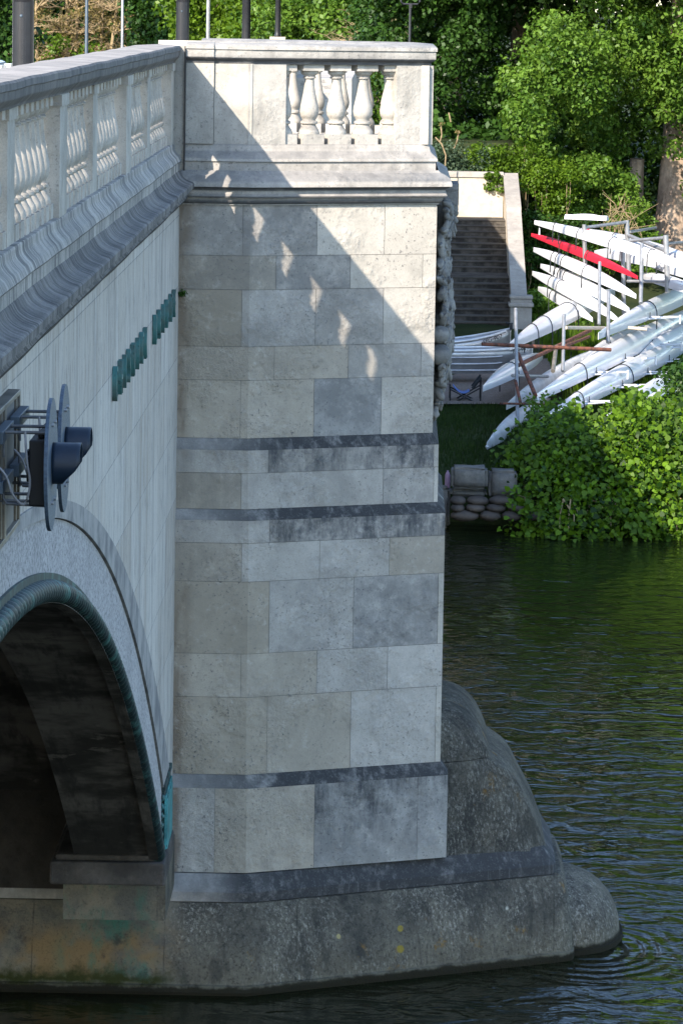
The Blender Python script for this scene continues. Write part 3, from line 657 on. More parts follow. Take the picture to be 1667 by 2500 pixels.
# ---- base and cutwater
def base_plan(p, Xn):
    e = Vector((Xn - .1, 35.22 - .6 * p)); near = [(-21., D - p), (-.02, D - p), (.35, D - p), (.70, D - p)]
    a = Vector(near[-1])
    for k in range(1, 9): q = a + (e - a) * k / 8; near.append((q.x, q.y))
    near += [(Xn - .035, e.y + .05), (Xn - .008, e.y + .13), (Xn, e.y + .24), (Xn, YC)]
    return near + [(x, 2 * YC - y) for x, y in near[-2::-1]]
def loft(mb, levels, cap=True):
    rows = [[mb.add((x, y, z)) for x, y in pl] for pl, z in levels]
    for a, b in zip(rows, rows[1:]):
        for i in range(len(a) - 1): mb.fidx([a[i], a[i + 1], b[i + 1], b[i]])
    if cap: mb.fidx(rows[0]); mb.fidx(rows[-1][::-1])
bs = MB()
LV = [(-.1, 3.1, 1.002), (.19, 3.36, 1.0), (.20, 3.38, .985), (.275, 3.46, .86), (.285, 3.47, .85), (.285, 3.475, .765), (.27, 3.47, .755), (.0, 3.2, .754)]
loft(bs, [(base_plan(p, xn), z) for p, xn, z in LV], True); bs.build('base_ledge', 'dark', bridge, smooth=30)
bs = MB(); LV = [(.0, 3.2, .757)] + smooth_prof([(.30, 3.52, .756), (.40, 3.58, .62), (.50, 3.615, .40), (.57, 3.63, .18), (.60, 3.635, .09)], 4)
loft(bs, [(base_plan(p, xn), z) for p, xn, z in LV] + [(base_plan(.635, 3.65), .085), (base_plan(.65, 3.655), .03), (base_plan(.62, 3.65), -.02), (base_plan(.62, 3.65), -1.6)], False)
foot = MB(); cut = MB()
for f in bs.f:
    q = [bs.v[i] for i in f]; cx = sum(v[0] for v in q) / 4
    (foot if cx < .05 else cut).face(q)
foot.build('pier_foot', 'base', bridge, merge=True, smooth=40); cut.build('pier_base', 'base', bridge, merge=True, smooth=40)
# tiers of the domed cutwater behind the shaft
def tier_plan(p, Xn, r=.16):
    ex = Xn - r; ey = D - p + .49 * (ex - .7); out = [(1.7, D - p + .49 * 1.0)]
    for k in range(1, 7): out.append((1.7 + (ex - 1.7) * k / 6, out[0][1] + (ey - out[0][1]) * k / 6))
    for k in range(1, 6):
        a = PI / 2 * k / 5; out.append((ex + r * math.sin(a), ey + .07 + .16 * (1 - math.cos(a))))
    out.append((Xn, YC))
    return out + [(x, 2 * YC - y) for x, y in out[-2::-1]]
def rough(mb, amp):
    mb.v = [(x + amp * math.sin(x * 11 + z * 7 + y * 3) * math.sin(z * 13 + y * 5), y + amp * math.sin(x * 9 - z * 8) * math.sin(x * 4 + z * 17), z) for x, y, z in mb.v]
ct = MB(); sil = [(2.25, 2.28, -.50), (2.46, 2.265, -.34), (2.60, 2.20, -.20), (2.72, 2.08, -.10), (2.80, 1.95, -.05), (2.84, 1.835, -.02)]
loft(ct, [(tier_plan(p, x), z) for x, z, p in smooth_prof(sil, 4)]); rough(ct, .008); ct.build('cutwater_dome', 'base', bridge, smooth=40)
ct = MB(); sil = [(2.835, 1.828, -.02), (2.90, 1.78, -.005), (3.01, 1.70, .01), (3.13, 1.53, .04), (3.25, 1.29, .09), (3.35, 1.06, .14), (3.385, .98, .165)]
loft(ct, [(tier_plan(p, x), z) for x, z, p in smooth_prof(sil, 4)]); rough(ct, .008); ct.build('cutwater_tier', 'base', bridge, smooth=40)
ns = MB(); rows = []
for j in range(9):
    th = j / 8 * PI / 2; row = []
    for i in range(17):
        ph = -PI / 2 + PI * i / 16; rr = math.cos(th) ** .75 if j < 8 else 0.02
        row.append(ns.add((3.40 + .72 * rr * max(0, math.cos(ph)) ** .7, YC + (.92 * rr) * math.sin(ph), .05 + .58 * math.sin(th))))
    rows.append(row)
low = [ns.add((3.40 + .75 * max(0, math.cos(-PI / 2 + PI * i / 16)) ** .7, YC + .95 * math.sin(-PI / 2 + PI * i / 16), .05)) for i in range(17)]
low2 = [ns.add((3.40 + .73 * max(0, math.cos(-PI / 2 + PI * i / 16)) ** .7, YC + .93 * math.sin(-PI / 2 + PI * i / 16), -1.6)) for i in range(17)]
rows = [low2, low] + rows
for a, b in zip(rows, rows[1:]):
    for i in range(16): ns.fidx([a[i], a[i + 1], b[i + 1], b[i]])
ns.build('cutwater_nose', 'base', bridge, smooth=50)
# ---- carved cartouche on the end face of the pier
ca = MB()
def env(z):
    pts = [(7.02, .20), (6.85, .22), (6.62, .20), (6.58, .15), (6.35, .15), (6.2, .17), (5.95, .20), (5.6, .21), (5.3, .17), (5.1, .10), (4.98, .07), (4.85, .03)]
    for (a, b), (c, d) in zip(pts, pts[1:]):
        if c <= z <= a: return .86 * (d + (b - d) * (z - c) / (a - c))
    return .03
ca.box((2.2, 35.62, 6.86), (2.46, 36.38, 7.05)); ca.box((2.2, 35.66, 6.62), (2.43, 36.34, 6.86)); ca.box((2.2, 35.5, 6.45), (2.39, 36.5, 6.62))
rr = random.Random(3)
for i in range(46):
    z = 4.95 + 1.6 * i / 46; e = env(z); ca.ball((2.25 + e * .35, YC + rr.uniform(-.2, .2), z), (e * .5 + .02, .45 * (1 if z > 5.3 else .6), .10), 12, 6)
for i in range(720):
    z = rr.uniform(4.92, 6.9); e = env(z); y = YC + rr.uniform(-.74, .62) * (1 if z > 5.3 else .6)
    r = rr.uniform(.016, .05); fall = 1 - .5 * (abs(y - YC) / .75) ** 2; q = Matrix.Rotation(rr.uniform(0, PI), 3, 'X') @ Matrix.Rotation(rr.uniform(-.5, .5), 3, 'Y')
    ca.ball((2.25 + max(.0, e * fall - r * .5), y, z), (r * .9, r * rr.uniform(.7, 1.3), r * rr.uniform(1.2, 3.0)), 8, 5, rot=q, jit=.05)
for z, r in ((5.52, .10), (5.70, .085)): ca.ball((2.31, 35.32, z), (r, r, r), 12, 8)
ca.build('carved_cartouche', 'carving', bridge, smooth=60, bevel=0)

# ---- bronze lettering and bracket
def text_mesh(ch, size, ext):
    cu = bpy.data.curves.new('letter', 'FONT'); cu.body = ch; cu.size = size; cu.extrude = ext; cu.align_x = 'LEFT'; cu.resolution_u = 4
    tmp = bpy.data.objects.new('letter_tmp', cu); COL.objects.link(tmp); bpy.context.view_layer.update()
    me = bpy.data.meshes.new_from_object(tmp.evaluated_get(bpy.context.evaluated_depsgraph_get())); bpy.data.objects.remove(tmp); bpy.data.curves.remove(cu); return me
def text_obj(ch, M_, size, ext, mat, parent, name='letter', sx=1.):
    me = text_mesh(ch, size, ext); me.materials.append(M[mat])
    xs = [v.co.x for v in me.vertices]; x0 = min(xs)
    for v in me.vertices: v.co = M_ @ Vector(((v.co.x - x0) * sx, v.co.y, v.co.z)) - wloc(parent)
    o = bpy.data.objects.new(name, me); COL.objects.link(o); o.parent = parent; return o, (max(xs) - x0) * sx
# facing +X, reading along +Y
lm = lambda y, z: Matrix(((0, 0, 1, .02), (1, 0, 0, y), (0, 1, 0, z), (0, 0, 0, 1)))
za = onX(290, 972, .03)[2]; zt = onX(290, 884, .03)[2]; LH = zt - za
cpx = [284.5, 297, 308, 317, 326.5, 339, 347.5, 356.5]; bpx = [380.5, 390, 400, 408, 417.5, 426]
for chs, pxs in (('CHISWICK', cpx), ('BRIDGE', bpx)):
    for ch, px in zip(chs, pxs):
        y = onX(px, 850, .03)[1]
        o, wd = text_obj(ch, lm(y, za), LH / .729, .016, 'verdigris', bridge, 'bronze_letter', .5 if ch == 'W' else .62)
bk = MB(); bk.box((-.08, 32.30, 1.46), (.02, 33.25, 2.06)); bk.box((-.09, 32.28, 1.46), (-.05, 32.31, 2.10)); bk.box((-.09, 32.28, 2.05), (.03, 33.28, 2.10))
bk.build('bronze_bracket', 'rope', bridge, bevel=.008)
bt = MB(); bt.box((.018, 32.28, 1.47), (.036, 33.2, 2.0)); bt.box((.018, 32.31, 1.50), (.046, 33.1, 1.97)); bt.build('bracket_plate', 'teal', bridge, bevel=.006)
bl = MB()
for i in range(34):
    t = i / 33; bl.ball((-.005 + .02 * math.sin(t * 40) - .028 * (1 - t), 32.285, 1.50 + .5 * t), (.024 * (1.25 - .7 * t), .03, .02), 8, 6, jit=.1)
bl.build('bracket_scroll', 'verdigris', bridge, smooth=60)

# ---- deck, far parapet, approach beyond the pier
RD = [(-10, 7.05), (38.02, 7.05), (62, 6.68), (75, 6.35), (100, 5.5), (165, 3.3), (230, 3.2)]
def road(mb, x0, x1, up, th):
    for (ya, za_), (yb, zb_) in zip(RD, RD[1:]):
        v = [(x0, ya, za_ + up - th), (x1, ya, za_ + up - th), (x1, yb, zb_ + up - th), (x0, yb, zb_ + up - th), (x0, ya, za_ + up), (x1, ya, za_ + up), (x1, yb, zb_ + up), (x0, yb, zb_ + up)]
        b = [mb.add(q) for q in v]
        for q in ((3, 2, 1, 0), (4, 5, 6, 7), (0, 1, 5, 4), (1, 2, 6, 5), (2, 3, 7, 6), (3, 0, 4, 7)): mb.fidx([b[i] for i in q])
dk = MB(); road(dk, -20.6, -.44, 0, .45); dk.build('bridge_deck', 'tarmac', bridge)
pv = MB(); road(pv, -4.2, -.442, .15, .146); pv.build('pavement', 'paving', bridge)
pv = MB(); road(pv, -20.598, -17, .15, .146); pv.build('pavement', 'paving', bridge)
fp = MB(); road(fp, -21.0, -20.602, 1.24, 1.8); fp.build('far_parapet', 'coping', bridge)
ap = MB(); RDA = RD; RD = [(38.02, 7.05)] + RDA[2:]; road(ap, -.438, -.0, 1.24, 7.5); RD = RDA; ap.build('approach_wall', 'wall', bridge)
ap = MB(); ap.box((-20.6, F_[1] - .3, 3.6), (-.44, 72, 5.9)); ap.build('approach_core', 'soffit', bridge)
ap = MB(); ap.box((.001, 73, .6), (1.08, 93.4, 7.25)); ap.box((.001, 93.402, .6), (1.07, 104, 5.4)); ap.build('stair_shade_wall', 'wall', bridge)  # unseen blocks added and sized to cast shade over the steps

# ================================================================== navigation signals on their panels
def panel(yr, label):
    r = empty('signal_panel', (.08, yr - .36, 5.9), label, 'sign panel', 'grey mounting panels on the spandrel wall')
    zt_ = onX(57 if yr > 18 else 21, 943 if yr > 18 else 979, .1)[2]; zb_ = onX(57 if yr > 18 else 21, 1254 if yr > 18 else 1302, .1)[2]
    m = MB(); m.box((.06, yr - .66, zb_), (.09, yr, zt_)); m.build('panel_sheet', 'panelgrey', r)
    m = MB()
    for a, b in (((.05, yr - .03, zb_ - .01), (.112, yr + .006, zt_ + .01)), ((.05, yr - .69, zb_ - .01), (.112, yr - .654, zt_ + .01)), ((.05, yr - .654, zt_ - .014), (.112, yr - .03, zt_ + .01)), ((.05, yr - .654, zb_ - .01), (.112, yr - .03, zb_ + .014)),
                 ((.088, yr - .085, zb_ + .014), (.102, yr - .055, zt_ - .014))): m.box(a, b)
    m.build('panel_frame', 'panelframe', r, bevel=.003)
    m = MB()
    for z in (zb_ + .1, zt_ - .1): m.tube([(-.02, yr - .1, z), (.06, yr - .1, z)], .012); m.tube([(-.02, yr - .56, z), (.06, yr - .56, z)], .012)
    m.build('wall_bracket', 'steel', r)
    return r
panel(18.25, 'grey framed metal panel behind the farther signal, partly hidden by the other panel')
panel(17.55, 'grey framed metal panel at the picture edge behind the nearer signal')
def signal(yd, pxc, ytop, ybot, hood, label):
    top_ = onY(pxc, ytop, yd); bot_ = onY(pxc, ybot, yd); zc = (top_[2] + bot_[2]) / 2; R = (top_[2] - bot_[2]) / 2; X = (top_[0] + bot_[0]) / 2
    r = empty('navigation_signal', (X, yd, zc), label, 'navigation signal', 'navigation signals over the arch')
    N = 40; m = MB(); tl = math.radians(-.5)
    def dp(a, rad, dx): y = rad * math.cos(a); return (X + dx + y * math.sin(tl), yd + y * math.cos(tl), zc + rad * math.sin(a))
    fr = [m.add(dp(2 * PI * i / N, R, .008)) for i in range(N)]; bk_ = [m.add(dp(2 * PI * i / N, R, -.008)) for i in range(N)]
    m.fidx(fr); m.fidx(bk_[::-1])
    for i in range(N): m.fidx([fr[i], bk_[i], bk_[(i + 1) % N], fr[(i + 1) % N]])
    m.build('backing_board', 'hammer', r)
    m = MB()
    for s in (.62, -.55):
        for c in (.25, -.25): m.tube([dp(math.atan2(s, c), R * math.hypot(s, c), .006), dp(math.atan2(s, c), R * math.hypot(s, c), .02)], .009)
    m.build('fixing_bolt', 'steel', r)
    bt_, bb_ = zc + R * .42, zc - R * .56
    m = MB(); m.box((X - .082, yd - .17, bb_), (X - .009, yd + .17, bt_)); m.box((X - .098, yd - .12, bb_ + .1), (X - .08, yd + .12, bt_ - .08)); m.box((X - .05, yd - .08, bt_), (X - .02, yd + .08, bt_ + .03)); m.box((X - .108, yd - .05, bt_ - .13), (X - .095, yd + .04, bt_ - .06))
    m.build('lamp_housing', 'box', r, bevel=.006)
    # hood: tubular, cut away obliquely underneath
    m = MB(); NH = 24; rad = R * .31; zh = zc + R * .02; hl = hood; rows = []
    for t in range(9):
        row = []
        for i in range(NH + 1):
            a = -PI / 2 + 2 * PI * i / NH; u = math.sin(a)
            reach = hl * (.34 + .66 * sstep(u, -1.05, .15) ** .85)
            row.append(m.add((X + .01 + reach * t / 8, yd + rad * math.cos(a), zh + rad * u * 1.02)))
        rows.append(row)
    for a, b in zip(rows, rows[1:]):
        for i in range(NH): m.fidx([a[i], a[i + 1], b[i + 1], b[i]])
    o = m.build('hood', 'navy', r, smooth=50); sd = o.modifiers.new('t', 'SOLIDIFY'); sd.thickness = .006
    m = MB()
    for i in range(20):
        pass
    m.lathe([(.0, 0), (rad * .55, 0), (rad * .55, .02), (0.01, .03)], (0, 0, 0), 20)
    m.v = [(X + .012 + z, yd + x, zh + y) for x, y, z in m.v]; m.build('lens', 'box', r)
    # channels and rods back to the panel
    rods = [([(.115, yy, zz), (X - .006, yy, zz)], .0075) for zz in (bt_ + .03, bb_ + .015) for yy in (yd - .12, yd + .13)]
    rods += [([(.15, yd - .13, zz - .06), (.15, yd - .13, zz + .06)], .006) for zz in (bt_ - .02, bb_ + .06)]
    rods.append(([(.15, yd - .14, bb_ + .16), (.15, yd - .14, bb_ + .03), (.165, yd - .14, bb_ + .005), (X - .01, yd - .14, bb_ - .002)], .007))
    for P_, rd in rods: m = MB(); m.tube(P_, rd); m.build('bracket_rod', 'rod', r)
    m = MB()
    for zz in (bt_ + .01, bb_ + .08): m.box((.112, yd - .22, zz - .025), (.155, yd + .28, zz + .03))
    m.build('mounting_channel', 'channel', r, bevel=.003)
    m = MB(); m.tube(smooth_prof([(.13, yd - .2, bb_ + .18), (.17, yd - .2, bb_ + .13), (.2, yd - .2, bb_ + .05), (X - .1, yd - .19, bb_ + .01), (X - .075, yd - .19, bb_ + .1), (X - .09, yd - .18, bb_ + .2), (X - .1, yd - .17, bb_ + .33)], 5), .006, 6); m.build('cable', 'cable', r, smooth=60)
    return r
signal(17.95, 156.5, 938, 1249, .118, 'round blue grey navigation signal with hood, farther and higher of the two')
signal(17.2, 125, 972, 1295, .125, 'round blue grey navigation signal with looping cable, nearer and lower of the two')

# ================================================================== lamp posts
def post(name, px, pyb, Y, r, label, mat='black', fancy=True, H=7.5, group=None, zb=7.2, door=False, rtop=None, plinth=0):
    zb0 = zb
    q = onY(px, pyb, Y); x = q[0]; e = empty(name, (x, Y, zb), label, 'lamp post' if fancy else 'post', group)
    m = MB()
    if fancy:
        m.lathe([(r * 1.25, 0), (r * 1.25, .08), (r * 1.02, .14), (r, .2), (r, 1.62), (r * 1.18, 1.66), (r * 1.22, 1.72), (r * 1.05, 1.78), (r * .78, 1.95), (r * .62, 2.2), (r * .5, H)], (x, Y, zb), 20)
    else: m.lathe([(r * 1.8, 0), (r * 1.8, .1), (r, .16), (r * (rtop or .8), H)], (x, Y, zb), 12)
    m.build('column', mat, e, smooth=40)
    if plinth: m = MB(); m.box((x - .3, Y - .3, zb - plinth), (x + .3, Y + .3, zb - .002)); m.build('plinth', 'cream', e)
    if door:
        m = MB()
        for i in range(7):
            a0 = -PI / 2 - .75 + 1.5 * i / 7; a1 = -PI / 2 - .75 + 1.5 * (i + 1) / 7; R_ = r * 1.03
            m.face([(x + R_ * math.cos(a0), Y + R_ * math.sin(a0), zb + .3), (x + R_ * math.cos(a1), Y + R_ * math.sin(a1), zb + .3), (x + R_ * math.cos(a1), Y + R_ * math.sin(a1), zb + 1.42), (x + R_ * math.cos(a0), Y + R_ * math.sin(a0), zb + 1.42)])
        o = m.build('access_door', mat, e, recalc=False); s = o.modifiers.new('s', 'SOLIDIFY'); s.thickness = .008; s.offset = 0
        m = MB(); m.ball((x - .01, Y - r * 1.04, zb + 1.26), (.02, .015, .02), 8, 6); m.build('door_lock', 'channel', e)
    if fancy:
        m = MB(); m.lathe([(.05, 0), (.12, .05), (.2, .45), (.21, .47)], (x, Y, zb + H), 8); m.build('lantern', 'lamp', e)
        m = MB(); m.lathe([(.22, .47), (.22, .5), (.05, .7), (.03, .8)], (x, Y, zb + H), 8); m.build('lantern_cap', mat, e)
    return e
G_ = 'black lamp posts along the bridge'
post('lamp_post', 57, 160, 46, .127, 'thick black lamp post with access door, the one nearest the left edge of the picture', door=True, group=G_)
post('lamp_post', 446, 90, 70, .118, 'black lamp post with collar rising directly behind the corner where wall meets pier', door=True, group=G_)
post('lamp_post', 601, 90, 108, .118, 'black lamp post with a stepped collar behind the middle of the refuge coping', group=G_, plinth=1.6)
post('lamp_post', 678, 92, 150, .105, 'slim distant black lamp post with flared foot just above the coping', group=G_, zb=7.28, plinth=4)
post('street_pole', 508, 90, 120, .055, 'slender pale grey pole behind the pier between two black lamp posts', 'steel', False, group=None, zb=4.9, rtop=1., H=10)
post('street_pole', 212, 100, 140, .06, 'thin dark grey pole in front of the brown twiggy tree', 'channel', False, zb=4.1, rtop=1., H=10)
post('street_pole', 299, 100, 150, .05, 'thin pale pole to the right of the brown twiggy tree', 'steel', False, zb=3.8, rtop=1., H=10)
e = post('sign_post', 1000, 100, 100, .042, 'slim black post with a bracketed top behind the balusters of the refuge', 'black', False, H=zat(10, 1000, 100) - 4.2, zb=4.2)
x, Y = e.location.x, 100
z2 = zat(10, 1000, 100); m = MB(); m.tube([(x - .22, Y, z2 + .5), (x - .24, Y, z2 + .06), (x - .18, Y, z2), (x + .18, Y, z2), (x + .24, Y, z2 + .06), (x + .22, Y, z2 + .5)], .025); m.box((x - .04, Y - .04, z2 - .1), (x + .04, Y + .04, z2 + .02)); m.box((x - .2, Y - .02, z2 + .45), (x + .2, Y + .02, z2 + .9)); m.build('bracket', 'black', e)

# ================================================================== ground and river
def gz(x, y):
    z = -1.6 + 2.5 * sstep(y + .35 * math.sin(x * 1.7), 64.3, 65.2) + .3 * sstep(y, 65, 70)
    hh = 3.9 if x < 5.2 else max(1.4, 3.9 - (x - 5.2) * .7)
    z += hh * sstep(y, 99.4 if 1 < x < 5.2 else 98.5, 101.2 if x < 5.2 else 108)
    z += (2.2 if x > 2 else -1.6) * sstep(y, 112, 170)
    if x < 1: z = min(z, 2.7) if y > 64.5 else z
    if y > 64.5: z += .05 * math.sin(x * 2.1 + y) * math.sin(y * 1.3)
    return z
gx = [-900, -400, -150, -60, -30, -20.8] + list(np.arange(-18, 2, 3.)) + list(np.arange(2, 20, .5)) + [22, 26, 32, 42, 60, 100, 180, 400, 900]
gy = [-500, -100, 0, 40, 62, 63.5] + list(np.arange(64, 66, .2)) + list(np.arange(66, 116, .8)) + [118, 124, 132, 142, 155, 170, 200, 260, 400, 900, 2000]
g = MB(); idx = [[g.add((x, y, gz(x, y))) for x in gx] for y in gy]
for j in range(len(gy) - 1):
    for i in range(len(gx) - 1): g.fidx([idx[j][i], idx[j][i + 1], idx[j + 1][i + 1], idx[j + 1][i]])
tag(g.build('ground', 'ground', None, smooth=True), kind='structure')
wt = MB(); wt.face([(-600, -200, 0), (600, -200, 0), (600, 66.5, 0), (-600, 66.5, 0)]); tag(wt.build('river_water', 'water', None), kind='structure')
gp = MB(); pts = [(2.2, 72.2), (2.6, 76.5), (4.0, 80.5), (7.0, 84.5), (10, 92)]
for (x0, y0), (x1, y1) in zip(pts, pts[1:]):
    gp.face([(x0, y0, 1.262), (x0 + 2.4, y0 + .4, 1.262), (x1 + 2.4, y1 + .4, 1.262), (x1, y1, 1.262)])
tag(gp.build('gravel_path', 'gravel', None), kind='structure')

# ================================================================== stairs on the far bank
st = empty('stone_staircase', (3.7, 92, 1.2), 'dark stone staircase in two flights with a pale sloping side wall', 'staircase')
XL, XRr = 2.3, 4.72
ys_top, zs_top = 97.6, 3.28
def flight(y0, z0, n, rise, go):
    for i in range(n):
        m = MB(); ya = y0 + go * i; z = z0 + rise * (i + 1); m.box((XL, ya, .9), (XRr, ya + go + .02, z - .035)); m.build('step', 'stair', st)
        m = MB(); m.box((XL, ya - .02, z - .034), (XRr, ya + go + .03, z)); m.build('tread', 'nosing', st, bevel=.008)
flight(91.0, 1.15, 8, .127, .35)
m = MB(); m.box((XL, 93.8, .9), (XRr, 95.1, 2.168)); m.build('landing', 'stair', st)
flight(95.05, 2.17, 9, .127, .31)
m = MB(); m.box((XL, 97.8, .9), (XRr, 99.02, 3.30)); m.build('landing', 'stair', st)
m = MB()
P = [(90.7, 1.95), (94.2, 3.05), (96.0, 3.62), (96.0, 3.72), (99.2, 4.42)]
capw = (4.70, 5.06)
def sidewall(P, x0, x1, name, mat, th=None):
    m = MB()
    for (ya, za_), (yb, zb_) in zip(P, P[1:]):
        if yb - ya < .01: continue
        lo = (lambda z: .9) if th is None else (lambda z: z - th)
        v = [(x0, ya, lo(za_)), (x1, ya, lo(za_)), (x1, yb, lo(zb_)), (x0, yb, lo(zb_)), (x0, ya, za_), (x1, ya, za_), (x1, yb, zb_), (x0, yb, zb_)]
        b = [m.add(q) for q in v]
        for q in ((3, 2, 1, 0), (4, 5, 6, 7), (0, 1, 5, 4), (1, 2, 6, 5), (2, 3, 7, 6), (3, 0, 4, 7)): m.fidx([b[i] for i in q])
    return m.build(name, mat, st)
sidewall([(y, z - .12) for y, z in P], 4.722, 5.02, 'side_wall', 'cream'); sidewall(P, 4.69, 5.06, 'side_wall_cap', 'capstone', .118)
m = MB(); m.box((4.66, 90.15, .9), (5.16, 90.65, 1.9)); m.box((4.62, 90.11, 1.72), (5.2, 90.69, 1.80)); m.box((4.64, 90.13, 1.90), (5.18, 90.67, 1.97)); m.build('end_pier', 'capstone', st, bevel=.015)
bw = empty('garden_wall', (3.6, 99.2, 3.3), 'cream stone wall closing the head of the staircase', 'wall')
m = MB(); m.box((.02, 99.05, 1), (4.70, 99.4, 4.30)); m.build('wall_face', 'cream', bw)
m = MB(); m.box((.02, 99.01, 4.301), (4.70, 99.45, 4.44)); m.build('wall_coping', 'capstone', bw, bevel=.01)

# ================================================================== boats
def hull(mb, L, W, H, sheer=.0, n=28, blunt=.0, keel=.05):
    """upturned racing shell from (0,0,0) along +x; keel up"""
    rows = []
    for i in range(n + 1):
        t = i / n; s = 1 - abs(2 * t - 1); wv = (1 - (1 - s) ** 1.75) ** .92; wv = max(wv, .035 + blunt)
        if blunt: s = max(s, .4)
        hv = H * (.42 + .58 * (1 - (1 - s) ** 2.2)); rows.append([])
        zoff = -sheer * (1 - s) ** 2.5
        for k in range(13):
            a = PI * k / 12; y = -math.cos(a); z = math.sin(a)
            rows[-1].append(mb.add((L * t, y * W / 2 * wv, zoff + hv * (abs(z) ** .85))))
    for a, b in zip(rows, rows[1:]):
        for k in range(12): mb.fidx([a[k], b[k], b[k + 1], a[k + 1]])
        mb.fidx([a[0], a[12], b[12], b[0]])
    mb.fidx(rows[0]); mb.fidx(rows[-1][::-1])
GB = 'rowing shells on the riverside racks'
def boat(A, Bp, W, H, label, mat='gel', straps=(), riggers=(), fin=None, sheer=.015, tip=None, upright=False, extra=1.0, bow=None, blunt=.0):
    W *= .74; H *= .80
    a = onY(*A); b = onY(*Bp); v = Vector(b - a); L = v.length * extra; u = v.normalized()
    side = u.cross(Vector((0, 0, 1))).normalized(); up = side.cross(u)
    Mx = Matrix(((u.x, -side.x, up.x), (u.y, -side.y, up.y), (u.z, -side.z, up.z))); org = Vector(a) - up * H * .5
    r = empty('rowing_boat', tuple(org), label, 'boat', GB)
    def out(mb, name, m_, **kw):
        mb.v = [tuple(org + Mx @ Vector(p)) for p in mb.v]; return mb.build(name, m_, r, **kw)
    m = MB(); hull(m, L, W, H, sheer, blunt=blunt); out(m, 'hull', mat, smooth=45)
    def wid(t): s = 1 - abs(2 * t - 1); return max(.035, (1 - (1 - s) ** 1.75) ** .92), .42 + .58 * (1 - (1 - s) ** 2.2)
    for t in straps:
        m = MB(); wv, hv = wid(t); pts = [(L * t, -math.cos(PI * k / 10) * (W / 2 * wv + .006), H * hv * abs(math.sin(PI * k / 10)) ** .85 + .006) for k in range(11)]
        m.tube([(L * t, pts[0][1], -.25)] + pts + [(L * t + .02, pts[-1][1], -.3)], .012, 5); out(m, 'strap', 'strap')
    for t in riggers:
        wv, hv = wid(t); y0 = -W / 2 * wv; m = MB(); tp = (L * t, y0 - .62, .08)
        m.tube([(L * t - .28, y0 + .02, .03), tp], .018, 6); m.tube([(L * t + .05, y0 + .02, .05), tp], .02, 6); m.tube([(L * t + .34, y0 + .02, .03), tp], .012, 6); m.tube([(tp[0], tp[1], -.06), (tp[0], tp[1], .12)], .022, 6)
        out(m, 'rigger', 'aluedge')
        m = MB(); m.tube([(L * t, y0 - .01, -.02), (L * t, y0 - .01, .15)], .008, 5); out(m, 'rigger_stay', 'strap')
    if fin is not None:
        m = MB(); t = fin; wv, hv = wid(t); z = H * hv; m.face([(L * t - .05, -.006, z - .02), (L * t + .08, -.006, z - .02), (L * t + .05, -.006, z + .13), (L * t, -.006, z + .14)]); m.face([(L * t - .05, .006, z - .02), (L * t + .08, .006, z - .02), (L * t + .05, .006, z + .13), (L * t, .006, z + .14)])
        m.v = m.v
        for q in range(4): m.fidx([q, (q + 1) % 4, 4 + (q + 1) % 4, 4 + q])
        out(m, 'fin', 'gel')
    if tip is not None:
        m = MB(); hull(m, L * tip, W * 1.05, H * 1.03, sheer); m.v = [(x * 1.0, y, z + .004) for x, y, z in m.v]
        keep = []; mm = MB(); hull(mm, L, W * 1.05, H * 1.05, sheer, 40)
        m = MB()
        for f in mm.f:
            q = [mm.v[i] for i in f]
            if max(p[0] for p in q) <= L * tip + 1e-3: m.face(q)
        out(m, 'bow_cover', 'red', smooth=45, merge=True)
    if bow: m = MB(); m.ball((.02, 0, .03), (.04, .03, .03), 8, 6); out(m, 'bow_ball', 'aluedge')
    return r
# rear rack, sunlit, bows to the left
boat((1304, 534, 84), (1667, 642, 76), .34, .27, 'long white shell on top of the sunlit rack, lying above the red one', straps=(.14, .30, .5, .72), extra=1.12)
boat((1296, 566, 86), (1556, 670, 77), .24, .21, 'bright red covered rowing boat lying across the sunlit rack', 'red', straps=(.32, .58), fin=.08)
boat((1302, 600, 84), (1552, 714, 77), .34, .28, 'white shell directly beneath the red boat, strapped down near its bow', straps=(.22, .27, .33, .55))
boat((1319, 640, 84), (1536, 748, 77), .34, .28, 'white shell two below the red boat, its bow set back from its neighbours', straps=(.2, .25, .32))
boat((1299, 658, 84), (1506, 770, 77), .34, .28, 'white shell third below the red boat, bow jutting out left of its neighbours', straps=(.25, .36))
boat((1313, 696, 84), (1446, 772, 78.5), .32, .26, 'lowest short white shell of the sunlit rack, bow in the dark ivy', straps=(.3,))
boat((1380, 527, 91), (1482, 531, 90.5), .32, .17, 'small white boat end lying level against the ivy at the back of the yard', 'gel', blunt=.55)
boat((1396, 553, 88), (1667, 622, 79), .36, .28, 'white shell with a red bow cover behind the top rack rail', tip=.16, extra=1.2, straps=(.35,))
boat((1535, 588, 86), (1680, 632, 80), .36, .28, 'white shell lying between the rear rack uprights below the red bowed one', extra=1.3)
boat((1560, 628, 84), (1690, 668, 78), .36, .28, 'white shell on the middle bar of the rear rack at the right', extra=1.2)
boat((1562, 664, 83), (1690, 704, 77), .36, .28, 'white shell on the lowest bar of the rear rack at the right', extra=1.2)
boat((1610, 640, 80.5), (1450, 608, 86), .34, .3, 'white shell tucked behind the red boat between the steel uprights', extra=1.)
